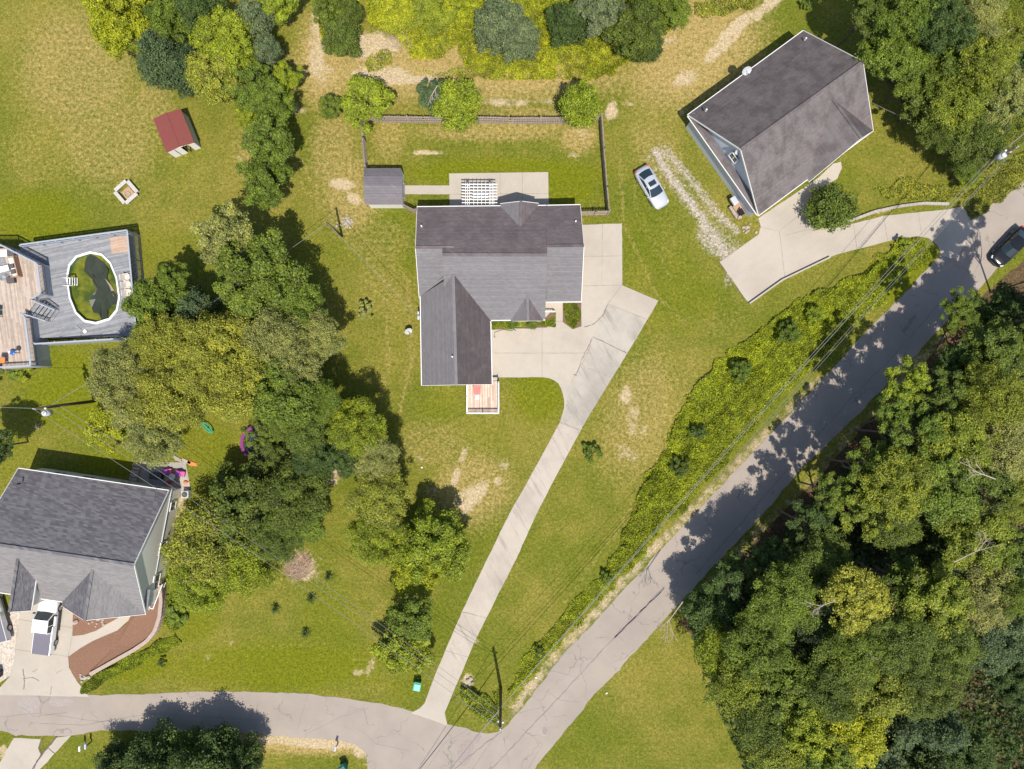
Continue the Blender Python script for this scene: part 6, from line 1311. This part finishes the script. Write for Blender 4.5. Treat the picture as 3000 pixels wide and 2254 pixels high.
# ---------------------------------------------------------------- stuff: weeds, thicket, beds
def cover(name, polys, n, hmax, size, col, seed=0, ns=2.0, zmin=.05, label=None, kind='stuff', cat=None, disp=True):
    Pw = [[(v.x, v.y) for v in ([D(*p) for p in pl] if disp else [W(*p) for p in pl])] for pl in polys]; out = []
    A_ = [abs(sum(p[i][0]*p[(i+1) % len(p)][1]-p[(i+1) % len(p)][0]*p[i][1] for i in range(len(p))))/2 for p in Pw]
    for pl, ar in zip(Pw, A_):
        xs = [p[0] for p in pl]; ys = [p[1] for p in pl]; m = int(n*ar/sum(A_)); k = int(m*((max(xs)-min(xs))*(max(ys)-min(ys))/ar)*1.15)
        X = rng.uniform(min(xs), max(xs), k); Y = rng.uniform(min(ys), max(ys), k)
        wob = .5; Xw = X+(vnoise(X, Y, 1.2, seed+30)-.5)*2*wob; Yw = Y+(vnoise(X, Y, 1.2, seed+31)-.5)*2*wob
        ok = inpoly(Xw, Yw, pl); out.append(np.stack([X[ok], Y[ok]], 1))
    P2_ = np.concatenate(out); X, Y = P2_[:, 0], P2_[:, 1]
    fine_ = vnoise(X, Y, .55, seed+60); hgt = zmin+hmax*np.clip((fnoise(X, Y, ns, seed)-.22)*1.6, 0, 1)*(.55+.75*fine_)
    keep = rng.random(len(X)) < np.clip((fnoise(X, Y, ns, seed)-.15)*3.2, .25, 1)*np.clip((vnoise(X, Y, .5, seed+61)+.15)*2.2, .05, 1); X, Y, hgt = X[keep], Y[keep], hgt[keep]
    Z = hgt*rng.uniform(.55, 1.0, len(X)); e = .25
    gxn = (fnoise(X+e, Y, ns, seed)-fnoise(X-e, Y, ns, seed))*hmax*1.6/(2*e); gyn = (fnoise(X, Y+e, ns, seed)-fnoise(X, Y-e, ns, seed))*hmax*1.6/(2*e)
    Nn = np.stack([-gxn, -gyn, np.ones(len(X))], 1); Nn /= np.linalg.norm(Nn, axis=1)[:, None]
    tint = -.12+.5*fnoise(X, Y, 3.5, seed+5)+.45*vnoise(X, Y, .5, seed+60)+rng.normal(0, .22, len(X))
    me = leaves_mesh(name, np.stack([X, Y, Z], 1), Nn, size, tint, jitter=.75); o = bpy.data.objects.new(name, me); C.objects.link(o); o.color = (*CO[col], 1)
    return tag(o, label, cat, None, kind)
bank = [(2018, 548), (1990, 520), (1960, 516), (1900, 545), (1850, 600), (1770, 630), (1700, 665), (1640, 715), (1560, 775), (1500, 840), (1455, 905), (1440, 975), (1395, 1035), (1360, 1110), (1335, 1175), (1290, 1245), (1245, 1290), (1200, 1345), (1150, 1405), (1110, 1455), (1095, 1500), (1120, 1490), (1160, 1440), (1225, 1375), (1290, 1300), (1365, 1220), (1430, 1145), (1490, 1080), (1550, 1010), (1620, 930), (1700, 850), (1770, 780), (1860, 690), (1940, 620), (2000, 575)]
bank_n = [(1900, 560), (1850, 600), (1770, 630), (1700, 665), (1640, 715), (1560, 775), (1500, 840), (1455, 905), (1440, 975), (1395, 1035), (1360, 1110), (1335, 1175), (1360, 1190), (1440, 1100), (1500, 1020), (1580, 930), (1680, 820), (1780, 720), (1860, 660)]
cover('weeds', [bank], 100000, .5, .062, 'WB', 3, 1.2)
cover('brush', [bank_n], 70000, .8, .066, 'WB', 8, 1.7)
cover('corner_weeds', [[(1010, 1480), (1040, 1500), (1080, 1530), (1082, 1568), (1030, 1560), (990, 1505), (995, 1480)], [(1060, 1500), (1075, 1540), (1078, 1490)]], 5000, .8, .08, 'YG', 12, 1.2)
cover('thicket', [[(690, -30), (780, -30), (775, 70), (745, 115), (700, 95)], [(780, -30), (1490, -30), (1450, 60), (1380, 120), (1345, 140), (1300, 168), (1180, 174), (1080, 172), (1005, 150), (985, 95), (965, 128), (885, 130), (870, 85), (850, 55), (800, 70)]], 170000, 1.0, .07, 'TH', 20, 1.8)
cover('hillside_weeds', [[(1500, 10), (1600, -20), (1660, 0), (1560, 40), (1500, 40)], [(1880, 420), (1960, 390), (2060, 400), (2150, 350), (2212, 330), (2260, 370), (2170, 410), (2070, 430), (2000, 440)], [(790, 120), (830, 110), (850, 140), (800, 160)], [(905, 150), (1010, 148), (1100, 175), (960, 172)]], 16000, .5, .075, 'OY', 25, 1.6)
cover('wall_weeds', [[(350, 1285), (390, 1290), (410, 1330), (385, 1365), (330, 1390), (260, 1430), (190, 1470), (175, 1490), (190, 1498), (250, 1470), (330, 1420), (390, 1390), (360, 1330)]], 9000, .4, .07, 'YG', 31, 1.1)
cover('undergrowth', [[(1700, 1120), (1830, 1000), (1950, 870), (2050, 760), (2120, 700), (2260, 640), (2300, 1700), (1620, 1700), (1500, 1420), (1520, 1310), (1600, 1230)]], 60000, 2.2, .17, 'DG', 40, 4.0)
cover('undergrowth_upper', [[(1880, -20), (1920, 110), (1990, 200), (2060, 300), (2110, 370), (2212, 300), (2300, 200), (2300, -20)]], 24000, 1.8, .15, 'DG', 44, 4.0)
cover('verge_leaves', [[(2100, 480), (2140, 440), (2212, 400), (2212, 360), (2150, 380), (2080, 440)]], 5000, .25, .07, 'OY', 47, 1.5)
# planted beds at the main house
cover('flower_bed_plants', [[(1652, 884), (1702, 884), (1690, 955), (1678, 962), (1652, 940)]], 9000, .5, .06, 'YG', 50, .9, disp=False)
cover('bed_plants', [[(1442, 935), (1500, 938), (1495, 962), (1442, 966)], [(1505, 938), (1560, 938), (1560, 958), (1505, 958)], [(1560, 936), (1600, 930), (1628, 905), (1628, 938), (1602, 960), (1560, 960)]], 9000, .3, .055, 'YG', 52, .8, disp=False)
for x, lb in ((1501, 'clipped round boxwood under the front eave, nearer the garage wing'), (1560, 'clipped round boxwood under the front eave, nearer the entry')): tree(x/1.35624, 949/1.35624, 11, .95, 'R0', 'G', lb, name='boxwood', cat='shrub', group='clipped boxwoods under the front eave')
b = MB(); hs = [W(x, y, .09) for x, y in ((1446, 984), (1450, 990), (1449, 974), (1475, 966), (1500, 970), (1505, 964), (1512, 970), (1500, 962), (1530, 962), (1560, 963), (1572, 960))]
for a, c in zip(hs[:-1], hs[1:]): b.tube(a, c, .018, .018, 5)
tag(b.build('garden_hose', 'black'), 'dark garden hose curling along the front planting bed', 'hose')
